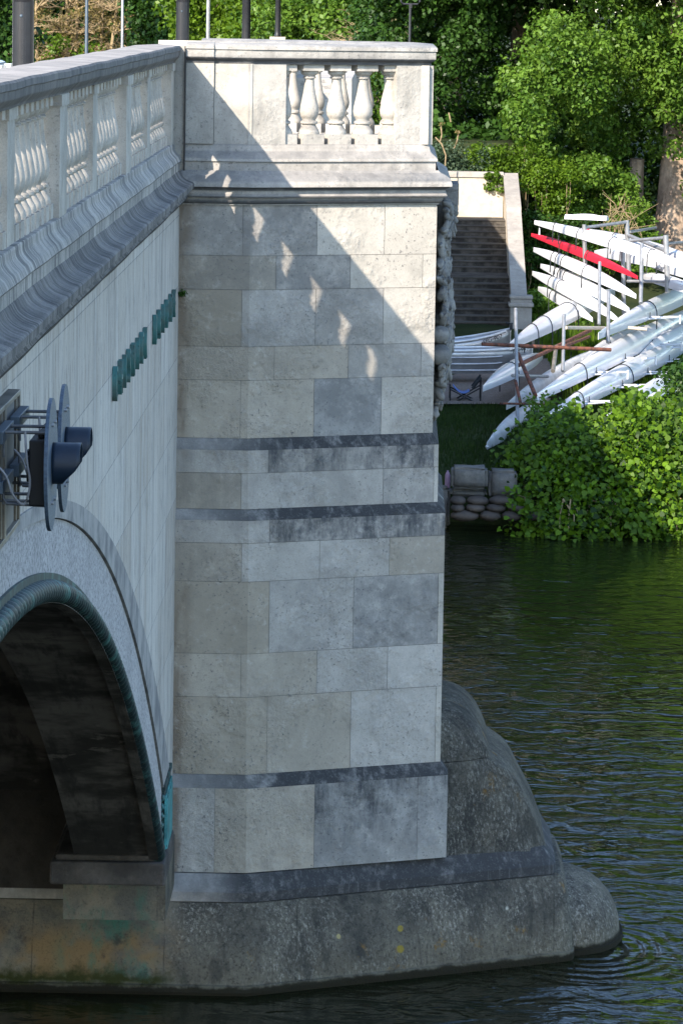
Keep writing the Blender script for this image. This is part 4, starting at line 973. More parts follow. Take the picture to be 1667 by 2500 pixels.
# front rack, in the bridge's shade, bows to the lower left
boat((1244, 830, 72), (1500, 700, 87), .62, .42, 'upper left white eight pointing down towards the aluminium boats', straps=(.18, .28, .5), fin=.045)
boat((1460, 806, 73), (1700, 700, 86), .60, .40, 'upper right white eight whose bow starts above the largest hull', straps=(.35,), extra=1.3, riggers=(.30,))
boat((1179, 936, 71), (1324, 858, 78), .50, .34, 'short white hull jutting out left in front of the aluminium boats', straps=(.42,))
boat((1236, 980, 69.5), (1400, 888, 76.7), .46, .34, 'dull grey white hull low between the brambles and the rusty scaffold', 'geld', extra=1.6)
boat((1310, 955, 70), (1667, 770, 86), .66, .46, 'largest gleaming white eight with outriggers across the middle of the front rack', straps=(.20,), riggers=(.24, .38, .53, .68), extra=1.25, bow=1)
boat((1316, 1018, 67.5), (1667, 832, 83.2), .62, .42, 'white eight with outriggers just below the largest one, bow in the brambles', straps=(.18, .42), riggers=(.2, .36, .5, .64), extra=1.25)
boat((1450, 1035, 67), (1667, 905, 76.5), .60, .40, 'lowest white eight on the right, half hidden by the sunny bush', riggers=(.25, .42, .58), extra=1.6)
boat((1188, 1074, 66.6), (1310, 990, 72.3), .50, .38, 'pale hull lowest of all with its bow hanging over the grassy bank', 'geld', extra=1.3, bow=1)

boat((1395, 905, 75), (1520, 838, 81), .5, .36, 'white hull on the ground between the two front stacks, seen through the scaffold', 'geld', extra=1.4)
boat((1420, 868, 77), (1560, 806, 83), .46, .34, 'slim white hull behind the short one, under the upper left white eight', straps=(.3,), extra=1.3)
boat((1560, 860, 79), (1680, 800, 84), .5, .36, 'white hull behind the largest eight at the right edge of the picture', extra=1.4, riggers=(.3,))
boat((1530, 1010, 69), (1690, 925, 76), .5, .36, 'white hull nearest the sunny bush, only its side showing above the leaves', extra=1.4, riggers=(.3, .5))

def tinny(A, Bp, W, H, label, text=None, rise=.25):
    """aluminium dinghy right way up: A = stern end, B = bow"""
    a = Vector(onY(*A)); b = Vector(onY(*Bp)); v = b - a; v.z = 0; L = v.length; u = v.normalized(); side = Vector((-u.y, u.x, 0)); z0 = a.z - H
    r = empty('aluminium_dinghy', (a.x, a.y, z0), label, 'boat', 'aluminium dinghies below the steps')
    def pt(t, s, k):       # t along, s -1..1 across, k 0 keel..1 gunwale
        wv = W / 2 * (1 - max(0, (t - .55) / .45) ** 2.2); sheer = rise * max(0, (t - .45) / .55) ** 1.8; kr = .8 * H * max(0, (t - .74) / .26) ** 2
        zz = kr + (H + sheer - kr) * k; wk = wv * (.62 + .38 * k); return a + u * (L * t) + side * (s * wk) + Vector((0, 0, z0 - a.z + zz))
    m = MB(); N = 20; rows = []
    for i in range(N + 1):
        t = i / N; row = []
        for s, k in ((-1, 1), (-1, .7), (-1, .4), (-1, 0), (1, 0), (1, .4), (1, .7), (1, 1)): row.append(m.add(pt(t, s, k)))
        rows.append(row)
    for p, q in zip(rows, rows[1:]):
        for k in range(7): m.fidx([p[k], q[k], q[k + 1], p[k + 1]])
    m.fidx(rows[0]); o = m.build('hull', 'alu', r, smooth=30); o.modifiers.new('s', 'SOLIDIFY').thickness = .02
    for k in ((1.0, .42, .14) if rise > .1 else (1.0, .70, .42, .14)):
        m = MB(); m.tube([pt(i / N, -1, k) + side * (-.008) for i in range(N if k == 1 else int(N * .86))], .028 if k == 1 else .014, 6); 
        if k == 1: m.tube([pt(i / N, 1, k) for i in range(N + 1)], .028, 6)
        m.build('rub_rail', 'aluedge', r, smooth=60)
    m = MB(); m.box((-.03, -.03, -.02), (.03, .03, .12)); m.tube([(0, 0, .1), (-.12, 0, .12)], .02, 6); bp = pt(1, 0, 1); m.v = [tuple(bp + Vector(q)) for q in m.v]; m.build('bow_fitting', 'strap', r)
    if text:
        txt, ft, size = text; p0 = pt(ft, -1, .80); p1 = pt(ft + .1, -1, .83); ex = (p1 - p0).normalized(); ez = (pt(ft + .05, -1, .9) - pt(ft + .05, -1, .3)).normalized(); en = ex.cross(ez)
        if en.dot(Vector((0, -1, 0))) < 0: en = -en
        Mx = Matrix(((ex.x, ez.x, en.x, p0.x + en.x * .06), (ex.y, ez.y, en.y, p0.y + en.y * .06), (ex.z, ez.z, en.z, p0.z + en.z * .06), (0, 0, 0, 1)))
        text_obj(txt, Mx, size, .002, 'letter', r, 'registration')
    return r
tinny((930, 832, 80.5), (1247, 806, 81.0), .75, .50, 'aluminium dinghy with a registration number on its raised bow, the farther of the two', ('SPG 902', .75, .135), .26)
tinny((900, 852, 76.5), (1300, 858, 77.0), .7, .46, 'aluminium dinghy with long pale rails in front of the numbered one', ('PG 903', .86, .12), .06)

# ---- racks (tubes placed at their own distance)
def T(px, py, Y): return tuple(onY(px, py, Y))
def rack(name, label, ups, bars, um, bmats, grp='boat racks'):
    q = T(*ups[0][1]); r = empty(name, q, label, 'boat rack', grp)
    for (a, b, rad) in ups:
        m = MB(); m.tube([T(*a), T(*b)], rad, 8); m.build('upright', um if len(a) == 3 else um, r, smooth=50)
    for (a, b, rad, mt) in bars:
        m = MB(); m.tube([T(*a), T(*b)], rad, 8); m.build('cross_bar', mt, r, smooth=50)
    return r
rack('boat_rack', 'galvanised steel boat rack of square uprights at the back, in sunlight',
     [((1425, 548, 81), (1428, 690, 81), .045), ((1529, 538, 82), (1535, 690, 82), .05), ((1519, 583, 80), (1522, 770, 80), .045), ((1624, 574, 79), (1629, 715, 79), .055)],
     [((1425, 556, 81), (1529, 542, 82), .035, 'steel'), ((1535, 566, 82), (1600, 556, 84), .03, 'steel'), ((1537, 588, 80), (1624, 580, 79), .035, 'steel'), ((1533, 575, 82), (1624, 612, 79), .045, 'steel'), ((1629, 594, 79), (1680, 590, 80), .025, 'steel'), ((1530, 686, 80), (1690, 690, 79), .03, 'steel')], 'steel', None)
rack('scaffold_rack', 'rusty scaffold tube rack with crossing bars holding the shaded white hulls',
     [((1258, 754, 71.5), (1263, 1060, 69), .032), ((1376, 768, 72.5), (1373, 906, 71.5), .032), ((1463, 640, 76), (1461, 792, 75), .032), ((1485, 712, 74.5), (1483, 836, 73.5), .036), ((1566, 596, 78), (1563, 740, 77), .04)],
     [((1176, 840, 71.3), (1490, 854, 72.2), .036, 'rust'), ((1262, 893, 70.9), (1440, 806, 76), .04, 'rust'), ((1378, 845, 72.3), (1437, 822, 75), .032, 'rust'), ((1264, 864, 71), (1306, 965, 69.5), .04, 'rust'), ((1258, 930, 70), (1270, 985, 69.4), .03, 'rust'), ((1357, 846, 72), (1349, 906, 71), .04, 'panelframe'), ((1250, 917, 71), (1336, 919, 73), .03, 'steel'), ((1380, 800, 72.6), (1475, 801, 75), .034, 'cream'), ((1532, 800, 74), (1578, 804, 74), .034, 'cream'), ((1220, 985, 69), (1330, 987, 69.5), .02, 'rust')], 'steel', None)

# ---- folding chair
def chair():
    Y = 73.2; zg = gz(3.3, Y) + .0; x0 = T(1098, 950, Y)[0]; x1 = T(1172, 950, Y)[0]; zt_ = T(1130, 930, Y)[2]; zs = T(1130, 945, Y)[2]
    r = empty('folding_chair', ((x0 + x1) / 2, Y, zg), 'folding camp chair with a sagging blue seat and black crossed legs', 'chair')
    m = MB(); N = 8; rows = []
    for i in range(N + 1):
        t = i / N; x = x0 + .06 + (x1 - x0 - .24) * t * .9; z = zs + .02 - .13 * math.sin(PI * min(1, t * .62 + .2)) + .1 * (1 - t) ** 2
        rows.append([m.add((x, Y - .22, z)), m.add((x, Y + .22, z))])
    for a, b in zip(rows, rows[1:]): m.fidx([a[0], b[0], b[1], a[1]])
    o = m.build('seat', 'blueseat', r, smooth=True); o.modifiers.new('s', 'SOLIDIFY').thickness = .012
    for yy in (Y - .24, Y + .24):
        for (xa, za_), (xb, zb_) in (((x0, zg), (x0, zs + .03)), ((x1, zg), (x1, zt_ + .1)), ((x0, zg + .02), (x1, zs + .02)), ((x1, zg + .02), (x0, zs - .02))):
            m = MB(); m.tube([(xa, yy, za_), (xb, yy, zb_)], .016, 6); m.build('leg', 'black', r)
    m = MB(); m.tube([(x1 - .16, Y - .24, zs + .0), (x1 - .02, Y - .24, zt_ + .06), (x1, Y - .24, zt_ + .1)], .03, 6); m.tube([(x1 - .16, Y + .24, zs), (x1, Y + .24, zt_ + .1)], .02, 6); m.build('armrest', 'strap', r)
chair()

# ================================================================== stones, sandbags, bottle at the water's edge
def rock(px0, py0, px1, py1, Y, label, grp=None, depth=.5):
    a = T(px0, py1, Y); b = T(px1, py0, Y); m = MB(); m.box((a[0], Y, a[2]), (b[0], Y + depth, b[2]))
    bm = bmesh.new(); vs = [bm.verts.new(v) for v in m.v]; [bm.faces.new([vs[i] for i in f]) for f in m.f]
    bmesh.ops.bevel(bm, geom=bm.edges[:], offset=.05, segments=2, affect='EDGES'); bmesh.ops.subdivide_edges(bm, edges=bm.edges[:], cuts=2, use_grid_fill=True)
    for v in bm.verts: v.co += Vector((random.uniform(-1, 1), random.uniform(-1, 1), random.uniform(-1, 1))) * .012
    me = bpy.data.meshes.new('bank_stone'); bm.to_mesh(me); bm.free(); me.materials.append(M['rock']); me.shade_smooth()
    o = bpy.data.objects.new('bank_stone', me); COL.objects.link(o); return tag(o, label, 'stone block', grp)
rock(1101, 1143, 1190, 1194, 64.0, 'pale lichen spotted squared stone block on the bank beside the pier', 'stone blocks on the far bank')
rock(1192, 1151, 1262, 1218, 64.1, 'darker stone block beside the pale one, half under the bush', 'stone blocks on the far bank')
rock(1098, 1195, 1188, 1214, 64.15, 'thin dark stone slab under the pale squared block', 'stone blocks on the far bank')
rows_ = [(1214, 1234, [(1098, 1137), (1139, 1192), (1194, 1250)]), (1232, 1251, [(1100, 1134), (1136, 1184), (1186, 1235), (1238, 1290)]), (1250, 1272, [(1100, 1168), (1170, 1222), (1224, 1275), (1278, 1330)])]
for ri, (ya, yb, xs) in enumerate(rows_):
    for (xa, xb) in xs:
        a = T(xa, yb, 63.9 - .08 * ri); b = T(xb, ya, 63.9 - .08 * ri); c = [(a[i] + b[i]) / 2 for i in range(3)]
        m = MB(); m.ball((c[0], c[1] + .1, c[2]), ((b[0] - a[0]) / 2 * 1.06, .24, (b[2] - a[2]) / 2 * 1.15), 14, 8, jit=.03)
        o = m.build('sandbag', 'sandbag', None, smooth=True); tag(o, 'brown old sandbag stacked at the waterline below the stone blocks', 'sandbag', 'sandbags at the waterline')
a = T(1092, 1172, 64.6); m = MB(); m.lathe([(.03, -.13), (.045, -.12), (.045, .08), (.03, .12), (.018, .14), (.018, .16)], (a[0], a[1], a[2]), 12)
tag(m.build('plastic_bottle', 'pink', None, smooth=50), 'small pink plastic bottle caught beside the pier edge on the bank', 'bottle')
rock(1060, 1191, 1099, 1290, 64.3, 'dark stone footing beneath the pink bottle', 'stone blocks on the far bank')

# ================================================================== cars
def car(loc, rz, mat, label):
    r = empty('parked_car', loc, label, 'car'); R = Matrix.Rotation(rz, 3, 'Z'); o = Vector(loc)
    def fin(m, name, mt, **kw): m.v = [tuple(o + R @ Vector(v)) for v in m.v]; return m.build(name, mt, r, **kw)
    side = [(-2.1, .35), (2.1, .35), (2.15, .62), (2.05, .80), (1.2, .93), (.55, 1.40), (-1.2, 1.43), (-1.85, 1.0), (-2.12, .92)]
    m = MB(); lo = []
    for y, f in ((-.86, 1), (.86, 1)): lo.append([m.add((x, y * (1 if z < .95 else .84), z)) for x, z in side])
    m.fidx(lo[0]); m.fidx(lo[1][::-1])
    for i in range(len(side)): m.fidx([lo[0][i], lo[0][(i + 1) % 9], lo[1][(i + 1) % 9], lo[1][i]])
    fin(m, 'body', mat, bevel=.05)
    for pts in ([(1.12, .98), (.58, 1.36), (-.2, 1.37), (-.2, .97)], [(-.28, .97), (-.28, 1.37), (-1.15, 1.37), (-1.62, 1.02)]):
        for s in (-1, 1):
            m = MB(); m.face([(x, s * (.865 - (.13 if z > 1.2 else .02)), z) for x, z in pts]); fin(m, 'side_window', 'glass')
    m = MB(); m.face([(1.19, -.7, .955), (1.19, .7, .955), (.60, .62, 1.385), (.60, -.62, 1.385)]); m.v = [(x + .012, y, z + .012) for x, y, z in m.v]; fin(m, 'windscreen', 'glass')
    for x in (-1.3, 1.32):
        for y in (-.8, .8):
            m = MB(); m.lathe([(.2, -.1), (.32, -.1), (.33, -.05), (.33, .05), (.32, .1), (.2, .1)], (0, 0, 0), 16); m.v = [(x + a, y + c, .33 + b) for a, b, c in m.v]; fin(m, 'wheel', 'tyre')
    for y in (-.6, .6):
        m = MB(); m.box((2.06, y - .17, .66), (2.15, y + .17, .77)); fin(m, 'headlight', 'lamp')
q = T(0, 140, 50); car((q[0] - 2.05, 50, 7.05), 0, 'silver', 'silver car on the bridge roadway, only its nose showing at the left edge')
q = T(1668, 560, 103); car((q[0] + 1.1, 108.5, gz(q[0] + 1, 108.5)), PI / 2 + .1, 'darkcar', 'dark car standing behind the thick tree trunk at the right edge')

# ================================================================== vegetation
LEAF4 = np.array([(0, -.5, 0), (.34, .02, .06), (0, .5, -.05), (-.34, .02, .06)])
LEAF7 = np.array([(0, -.42, 0), (.30, -.38, .03), (.42, -.08, .07), (.24, .26, .02), (0, .58, -.10), (-.24, .26, .02), (-.42, -.08, .07), (-.30, -.38, .03)])
BLADE = np.array([(-.05, 0, 0), (.05, 0, 0), (.03, .55, .05), (0, 1., .2)])
def leaves(name, mat, P, N, S, parent=None, shape=LEAF4, tint=None, rng=RNG, spin=None):
    n = len(P); k = len(shape); N = N / (np.linalg.norm(N, axis=1, keepdims=True) + 1e-9)
    a = rng.normal(size=(n, 3)) if spin is None else spin
    U = np.cross(N, a); U /= (np.linalg.norm(U, axis=1, keepdims=True) + 1e-9); V = np.cross(N, U)
    off = np.array(wloc(parent)) if parent is not None else np.zeros(3)
    vs = (P - off)[:, None, :] + S[:, None, None] * (U[:, None, :] * shape[None, :, 0:1] + V[:, None, :] * shape[None, :, 1:2] + N[:, None, :] * shape[None, :, 2:3])
    me = bpy.data.meshes.new(name); me.vertices.add(n * k); me.vertices.foreach_set('co', vs.astype(np.float32).ravel())
    me.loops.add(n * k); me.loops.foreach_set('vertex_index', np.arange(n * k, dtype=np.int32)); me.polygons.add(n)
    me.polygons.foreach_set('loop_start', np.arange(0, n * k, k, dtype=np.int32))
    try: me.polygons.foreach_set('loop_total', np.full(n, k, dtype=np.int32))
    except Exception: pass
    me.update(calc_edges=True); me.validate()
    t = rng.uniform(0, 1, n) if tint is None else tint
    at = me.attributes.new('tint', 'FLOAT', 'POINT'); at.data.foreach_set('value', np.repeat(t, k).astype(np.float32))
    me.materials.append(M[mat]); o = bpy.data.objects.new(name, me); COL.objects.link(o); o.parent = parent; return o
def clumps(centers, radii, per, size, up=.5, out=.7, jit=.6, flat=.75):
    """leaf clusters: every clump is a shell of leaves facing outward and up"""
    P, N, S, Tn = [], [], [], []
    for c, r in zip(centers, radii):
        n = max(4, int(per * RNG.uniform(.7, 1.3))); d = RNG.normal(size=(n, 3)); d /= np.linalg.norm(d, axis=1, keepdims=True)
        rad = r * RNG.uniform(.25, 1., (n, 1)) ** .5; P.append(np.array(c) + d * rad * np.array([1, 1, flat])); N.append(d * out + np.array([0, 0, up]) + RNG.normal(size=(n, 3)) * jit)
        S.append(size * RNG.uniform(.6, 1.3, n)); Tn.append(np.clip(RNG.uniform(.2, .8) + RNG.normal(0, .18, n), 0, 1))
    return np.concatenate(P), np.concatenate(N), np.concatenate(S), np.concatenate(Tn)
def trunk(mb, base, top, r0, r1, n=7, bend=.3, seg=10):
    b, t = Vector(base), Vector(top); pts = []; rr_ = []
    ox, oy = random.uniform(-bend, bend), random.uniform(-bend, bend)
    for i in range(n + 1):
        k = i / n; p = b.lerp(t, k) + Vector((ox, oy, 0)) * math.sin(k * PI); pts.append(p); rr_.append(r0 + (r1 - r0) * k ** .7 + (r0 * .35 * (1 - k) ** 6))
    mb.tube(pts, rr_, seg); return pts
def limbs(mb, p, n, L, r, spread, depth=1):
    for _ in range(n):
        d = Vector((random.uniform(-1, 1), random.uniform(-1, 1), random.uniform(-.1, 1) * spread)).normalized(); q = Vector(p) + d * L * random.uniform(.6, 1.1)
        mid = (Vector(p) + q) / 2 + Vector((random.uniform(-1, 1), random.uniform(-1, 1), random.uniform(0, 1))) * L * .15
        mb.tube([p, mid, q], [r, r * .7, r * .35], 5)
        if depth: limbs(mb, q, 3, L * .6, r * .4, spread, depth - 1); limbs(mb, mid, 2, L * .55, r * .4, spread, depth - 1)
def tree(name, label, base, H, R, mat, nclump, per, leaf, zlo=0., trunk_r=.3, grp='trees on the far bank', squash=.8, clr=.9, zmin=None, front=None, cat='tree', up=.5):
    r = empty(name, base, label, cat, grp); bx, by, bz = base
    m = MB(); pts = trunk(m, base, (bx, by, bz + H * .75), trunk_r, trunk_r * .3)
    for p in pts[2:]: limbs(m, p, 3, R * .5, trunk_r * .3, .7, 1)
    m.build('trunk', 'bark', r, smooth=50)
    cs, rs = [], []; zc = bz + zlo + (H - zlo) * .5; hz = (H - zlo) * .5
    while len(cs) < nclump:
        d = RNG.normal(size=3); d /= np.linalg.norm(d); f = RNG.uniform(.35, 1.) ** .5
        lob = 1 + .22 * math.sin(d[0] * 5 + bx) * math.sin(d[2] * 6 + by) + .12 * math.sin(d[1] * 9)
        c = np.array([bx + d[0] * R * f * lob, by + d[1] * R * f * lob, zc + d[2] * hz * f * lob])
        if c[2] < bz + .2: continue
        cs.append(c); rs.append(clr * RNG.uniform(.6, 1.25))
    P, N, S, Tn = clumps(cs, rs, per, leaf, up=up); leaves('crown', mat, P, N, S, r, tint=Tn); return r

# -- distant trees beyond the bridge (only their lower crowns reach the picture)
def far_tree(px, Y, H, R, mat, label, n=260, per=55, leaf=.3, clr=.95, base=None, **kw):
    x = onY(px, 60, Y)[0]; z = gz(x, Y); return tree('roadside_tree', label, (x, Y, min(z, 3.2) if base is None else base), H, R, mat, n, per, leaf, .5, .25, grp='trees beyond the bridge', clr=clr, **kw)
far_tree(-70, 190, 14, 2.9, 'lf_dark', 'dark green tree at the left edge behind the thickest lamp post', 420, 70, .30)
far_tree(105, 245, 13, 2.6, 'lf_dark', 'shaded green tree just right of the thickest lamp post', 380, 70, .32)
far_tree(415, 205, 14, 2.3, 'lf_dark', 'dense mid green tree to the right of the brown twiggy tree', 400, 75, .30)
far_tree(470, 225, 13, 2.6, 'lf_dark', 'deep green tree behind the second lamp post', 320, 70, .30)
far_tree(560, 178, 13, 2.7, 'lf_lime', 'fresh lime green tree behind the pale pole', 420, 85, .24)
far_tree(690, 172, 13, 2.9, 'lf_lime', 'bright yellow green tree behind the slim distant lamp post', 440, 85, .24)
far_tree(800, 160, 13, 2.6, 'lf_main', 'leafy green tree above the middle of the refuge coping', 420, 85, .22)
far_tree(925, 150, 13, 2.3, 'lf_main', 'green tree with bare branches showing behind the bracketed post', 300, 75, .21)
for px, Y in ((160, 262), (320, 258), (620, 250), (760, 246), (40, 270), (470, 275)):
    far_tree(px, Y, 17, 5.2, 'lf_dark', 'dark wood edge tree closing the view beyond the road', 260, 60, .5, 1.4)
# brown twiggy tree
x = onY(215, 60, 212)[0]; bt_r = empty('twiggy_tree', (x, 212, 2.6), 'brown half bare tree with tangled pale branches left of centre behind the parapet', 'tree', 'trees beyond the bridge')
m = MB()
for k in range(5):
    pts = trunk(m, (x - 2.6 + k * .9, 212 + random.uniform(-.5, .5), 2.6), (x - 2.8 + k * 1.1 + random.uniform(-.5, .5), 212, 12), .13, .05, bend=.5, seg=7)
    for p in pts[:7]: limbs(m, p, 4, 1.7, .06, .5, 2)
m.build('trunk', 'twig', bt_r, smooth=50)
cs = [(x + RNG.uniform(-3.2, 3.4), 212 + RNG.uniform(-1.5, 2), RNG.uniform(4.6, 12)) for _ in range(180)]
P, N, S, Tn = clumps(cs, [.6] * 180, 60, .17, jit=.9); leaves('crown', 'lf_brown', P, N, S, bt_r, tint=Tn)
cs = [(x - 1.6 + RNG.normal(0, .8), 210.5, RNG.uniform(3.6, 6.6)) for _ in range(26)] + [(x + 2.2 + RNG.normal(0, .7), 210.8, RNG.uniform(3.6, 6.3)) for _ in range(20)]
P, N, S, Tn = clumps(cs, [.5] * 46, 45, .2); o = leaves('roadside_shrub', 'lf_lime', P, N, S, None, tint=Tn); tag(o, 'light green shrubs growing at the foot of the brown twiggy tree', 'shrub')
# bare branches caught among the leaves
bb = empty('dead_branches', tuple(onY(895, 60, 147)), 'bare twisted branches among the leaves above the refuge coping', 'branches'); m = MB()
for k in range(7):
    p = onY(830 + k * 24 + random.uniform(-10, 10), 112, 146.5); limbs(m, Vector(p), 3, 1.2, .035, .6, 2)
m.build('branch', 'twig', bb, smooth=50)

# -- big leafy tree on the right bank
def slab_tree(name, label, trunks, boxes, mat, leaf, per, clr, grp, high=None, barkmat='bark', thr=.0, shape=LEAF4):
    r = empty(name, trunks[0][0], label, 'tree', grp); m = MB()
    for (b, t, r0, r1) in trunks:
        pts = trunk(m, b, t, r0, r1, 9, .25, 14)
        for p in pts[4:]:
            if p.z > 9.4: limbs(m, p, 3, 2.2, r0 * .22, .3, 1)
    m.build('trunk', barkmat, r, smooth=50)
    cs, rs = [], []
    for (x0, x1, y0, y1, z0, z1, n, rs_) in boxes:
        ph = RNG.uniform(0, 6, 6); k = 0
        while k < n:
            c = np.array([RNG.uniform(x0, x1), RNG.uniform(y0, y1), RNG.uniform(z0, z1)])
            f = math.sin(c[0] * 1.5 + ph[0]) * math.sin(c[2] * 1.7 + ph[1] + c[0] * .6) + .5 * math.sin(c[0] * 3.3 + ph[2] + c[1]) * math.sin(c[2] * 3.7 + ph[3])
            if f < thr + RNG.normal(0, .35): continue
            cs.append(c); rs.append(clr * rs_ * RNG.uniform(.6, 1.3)); k += 1
    P, N, S, Tn = clumps(cs, rs, per, leaf, up=.45, out=.8); leaves('crown', mat, P, N, S, r, tint=Tn, shape=shape)
    if high:
        cs = [(RNG.normal(high[0], high[3]), RNG.normal(high[1], high[3] * .7), RNG.uniform(high[2], high[4])) for _ in range(high[5])]
        P, N, S, Tn = clumps(cs, [1.4] * len(cs), 60, .5); leaves('unseen_upper_crown', 'lf_high', P, N, S, r, tint=Tn)  # unseen tops added tall and dark, to block sky in the water's reflection
    return r
GT = 'trees on the far bank'
slab_tree('poplar_tree', 'large bright leafed tree with a thick pale trunk filling the upper right',
          [((9.45, 104.6, 1.5), (9.9, 106.5, 15), .50, .25), ((8.6, 104.8, 1.7), (8.45, 105.2, 4.6), .26, .2)],
          [(8.3, 10.9, 102.9, 104.0, 4.9, 10.2, 75, .9), (6.6, 12.8, 103.2, 107, 4.9, 10.2, 430, 1.), (4.9, 7.2, 99.8, 103.5, 4.2, 8.4, 130, .9), (9.9, 12, 103.5, 105, 3.9, 5.6, 30, .8), (6.2, 8.1, 100.8, 103.5, 3.1, 4.6, 50, .8)], 'lf_main', .125, 120, .50, GT, (9, 107, 10, 3.6, 26, 420))
slab_tree('sycamore_tree', 'dark shaded tree behind the top right corner of the refuge',
          [((3.6, 113, 5.0), (3.2, 113, 15), .35, .15), ((5.3, 114, 4.6), (5.8, 114, 14), .3, .12)],
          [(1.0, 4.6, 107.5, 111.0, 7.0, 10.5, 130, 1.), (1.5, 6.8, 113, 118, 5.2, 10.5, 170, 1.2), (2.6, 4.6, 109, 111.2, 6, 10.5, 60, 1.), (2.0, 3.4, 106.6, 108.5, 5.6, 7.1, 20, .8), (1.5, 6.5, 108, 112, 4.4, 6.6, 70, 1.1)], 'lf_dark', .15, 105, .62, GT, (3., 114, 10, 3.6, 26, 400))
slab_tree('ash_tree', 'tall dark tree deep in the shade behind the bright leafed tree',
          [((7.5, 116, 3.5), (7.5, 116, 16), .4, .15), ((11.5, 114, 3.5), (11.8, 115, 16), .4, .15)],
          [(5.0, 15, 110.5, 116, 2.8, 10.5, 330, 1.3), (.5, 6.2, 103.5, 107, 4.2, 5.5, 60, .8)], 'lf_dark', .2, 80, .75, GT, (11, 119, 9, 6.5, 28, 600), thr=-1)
for (bx, by, hh, lab) in ((14.5, 108, 17, 'leafy tree beyond the right edge of the boat yard'), (17.5, 100, 16, 'broad tree standing right of the boat yard out of the sun'), (21, 92, 15, 'tree on the bank downstream of the boat yard')):
    tree('bank_tree', lab, (bx, by, 1.6), hh + 7, 4.2, 'lf_main', 420, 60, .42, 1.5, .35, clr=1.3)
# -- shrubs round the steps
def shrub(name, label, box, mat, n, per, leaf, clr, grp='shrubs round the steps', shape=LEAF4, up=.5, stems=True, cat='shrub', cond=None):
    x0, x1, y0, y1, z0, z1 = box; r = empty(name, ((x0 + x1) / 2, (y0 + y1) / 2, z0), label, cat, grp)
    cs = []
    while len(cs) < n:
        c = (RNG.uniform(x0, x1), RNG.uniform(y0, y1), RNG.uniform(z0, z1))
        if cond and not cond(*c): continue
        cs.append(c)
    P, N, S, Tn = clumps(cs, [clr * RNG.uniform(.7, 1.3) for _ in cs], per, leaf, up=up); leaves('foliage', mat, P, N, S, r, tint=Tn, shape=shape)
    if stems:
        m = MB()
        for c in cs[::5]: m.tube([(c[0] + random.uniform(-.2, .2), c[1] + .2, z0 - .1), (c[0], c[1] + .1, (z0 + c[2]) / 2), c], [.014, .011, .005], 5)
        m.build('stem', 'twig', r)
    return r
shrub('flowering_shrub', 'grey green feathery shrub above the cream wall', (1.9, 4.3, 99.8, 101.2, 4.3, 5.0), 'lf_blue', 70, 110, .075, .30)
shrub('flowering_shrub', 'leafy green shrub spilling right of the grey green one', (3.9, 5.6, 99.7, 101.0, 4.2, 5.1), 'lf_lime', 60, 110, .08, .28)
shrub('ivy', 'bright ivy hanging over the end of the cream wall', (4.25, 4.72, 98.85, 99.1, 3.95, 4.42), 'lf_lime', 16, 60, .075, .13, stems=False, cat='ivy')
shrub('ivy', 'sunlit ivy cascading beside the stair wall down into the dark', (5.2, 6.5, 99.2, 100.6, 3.0, 4.7), 'lf_lime', 64, 110, .085, .30, cat='ivy', cond=lambda x, y, z: z > 3.0 + .2 * (6.5 - x) and z > 4.4 - (x - 5.1) * 1.3)
shrub('ivy', 'glossy ivy bank behind the sunlit white shells', (6.2, 8.6, 99.8, 101.5, 1.9, 3.6), 'lf_main', 90, 120, .09, .32, cat='ivy')
shrub('ivy', 'dark ivy in the shade to the right of the stair wall', (5.2, 6.8, 98.0, 100.5, 1.2, 3.4), 'lf_dark', 70, 90, .10, .34, cat='ivy')
shrub('ivy', 'low ivy at the foot of the stair wall beneath the white bows', (5.15, 6.4, 90.5, 94.0, 1.15, 1.9), 'lf_main', 46, 100, .09, .26, cat='ivy')
shrub('ivy', 'ivy growing up the thick pale tree trunk', (7.6, 8.4, 104.0, 104.5, 2.0, 4.2), 'lf_main', 30, 70, .09, .22, cat='ivy', stems=False)
m = MB(); dr = empty('dry_bush', (7.75, 99.9, 2.6), 'clump of dry pale twigs in the ivy behind the boats', 'bush')
for k in range(44): 
    a = Vector((7.75 + random.gauss(0, .3), 99.6, 2.7 + random.uniform(0, .7))); m.tube([a, a + Vector((random.gauss(0, .15), random.gauss(0, .1), .3)), a + Vector((random.gauss(0, .35), random.gauss(0, .15), random.uniform(.3, .75)))], [.012, .009, .004], 4)
m.build('twigs', 'twig', dr)
ts = empty('tall_weed', tuple(onY(1080, 420, 70)), 'tall pale weed stalks rising beside the refuge corner', 'plant'); m = MB()
Yw = 98.5
for pts in ([(1062, 335), (1078, 352), (1088, 380), (1085, 420)], [(1075, 300), (1078, 330), (1074, 345)], [(1120, 320), (1115, 345), (1108, 362)], [(1095, 275), (1100, 298)]):
    m.tube([T(px, py, Yw) for px, py in pts], .018, 5)
m.build('stalk', 'twig', ts)
cs = [T(1077, 302, Yw), T(1118, 322, Yw)]; P, N, S, Tn = clumps(cs, [.09, .08], 26, .06); leaves('flower_head', 'lf_brown', P, N, S, ts, tint=Tn)

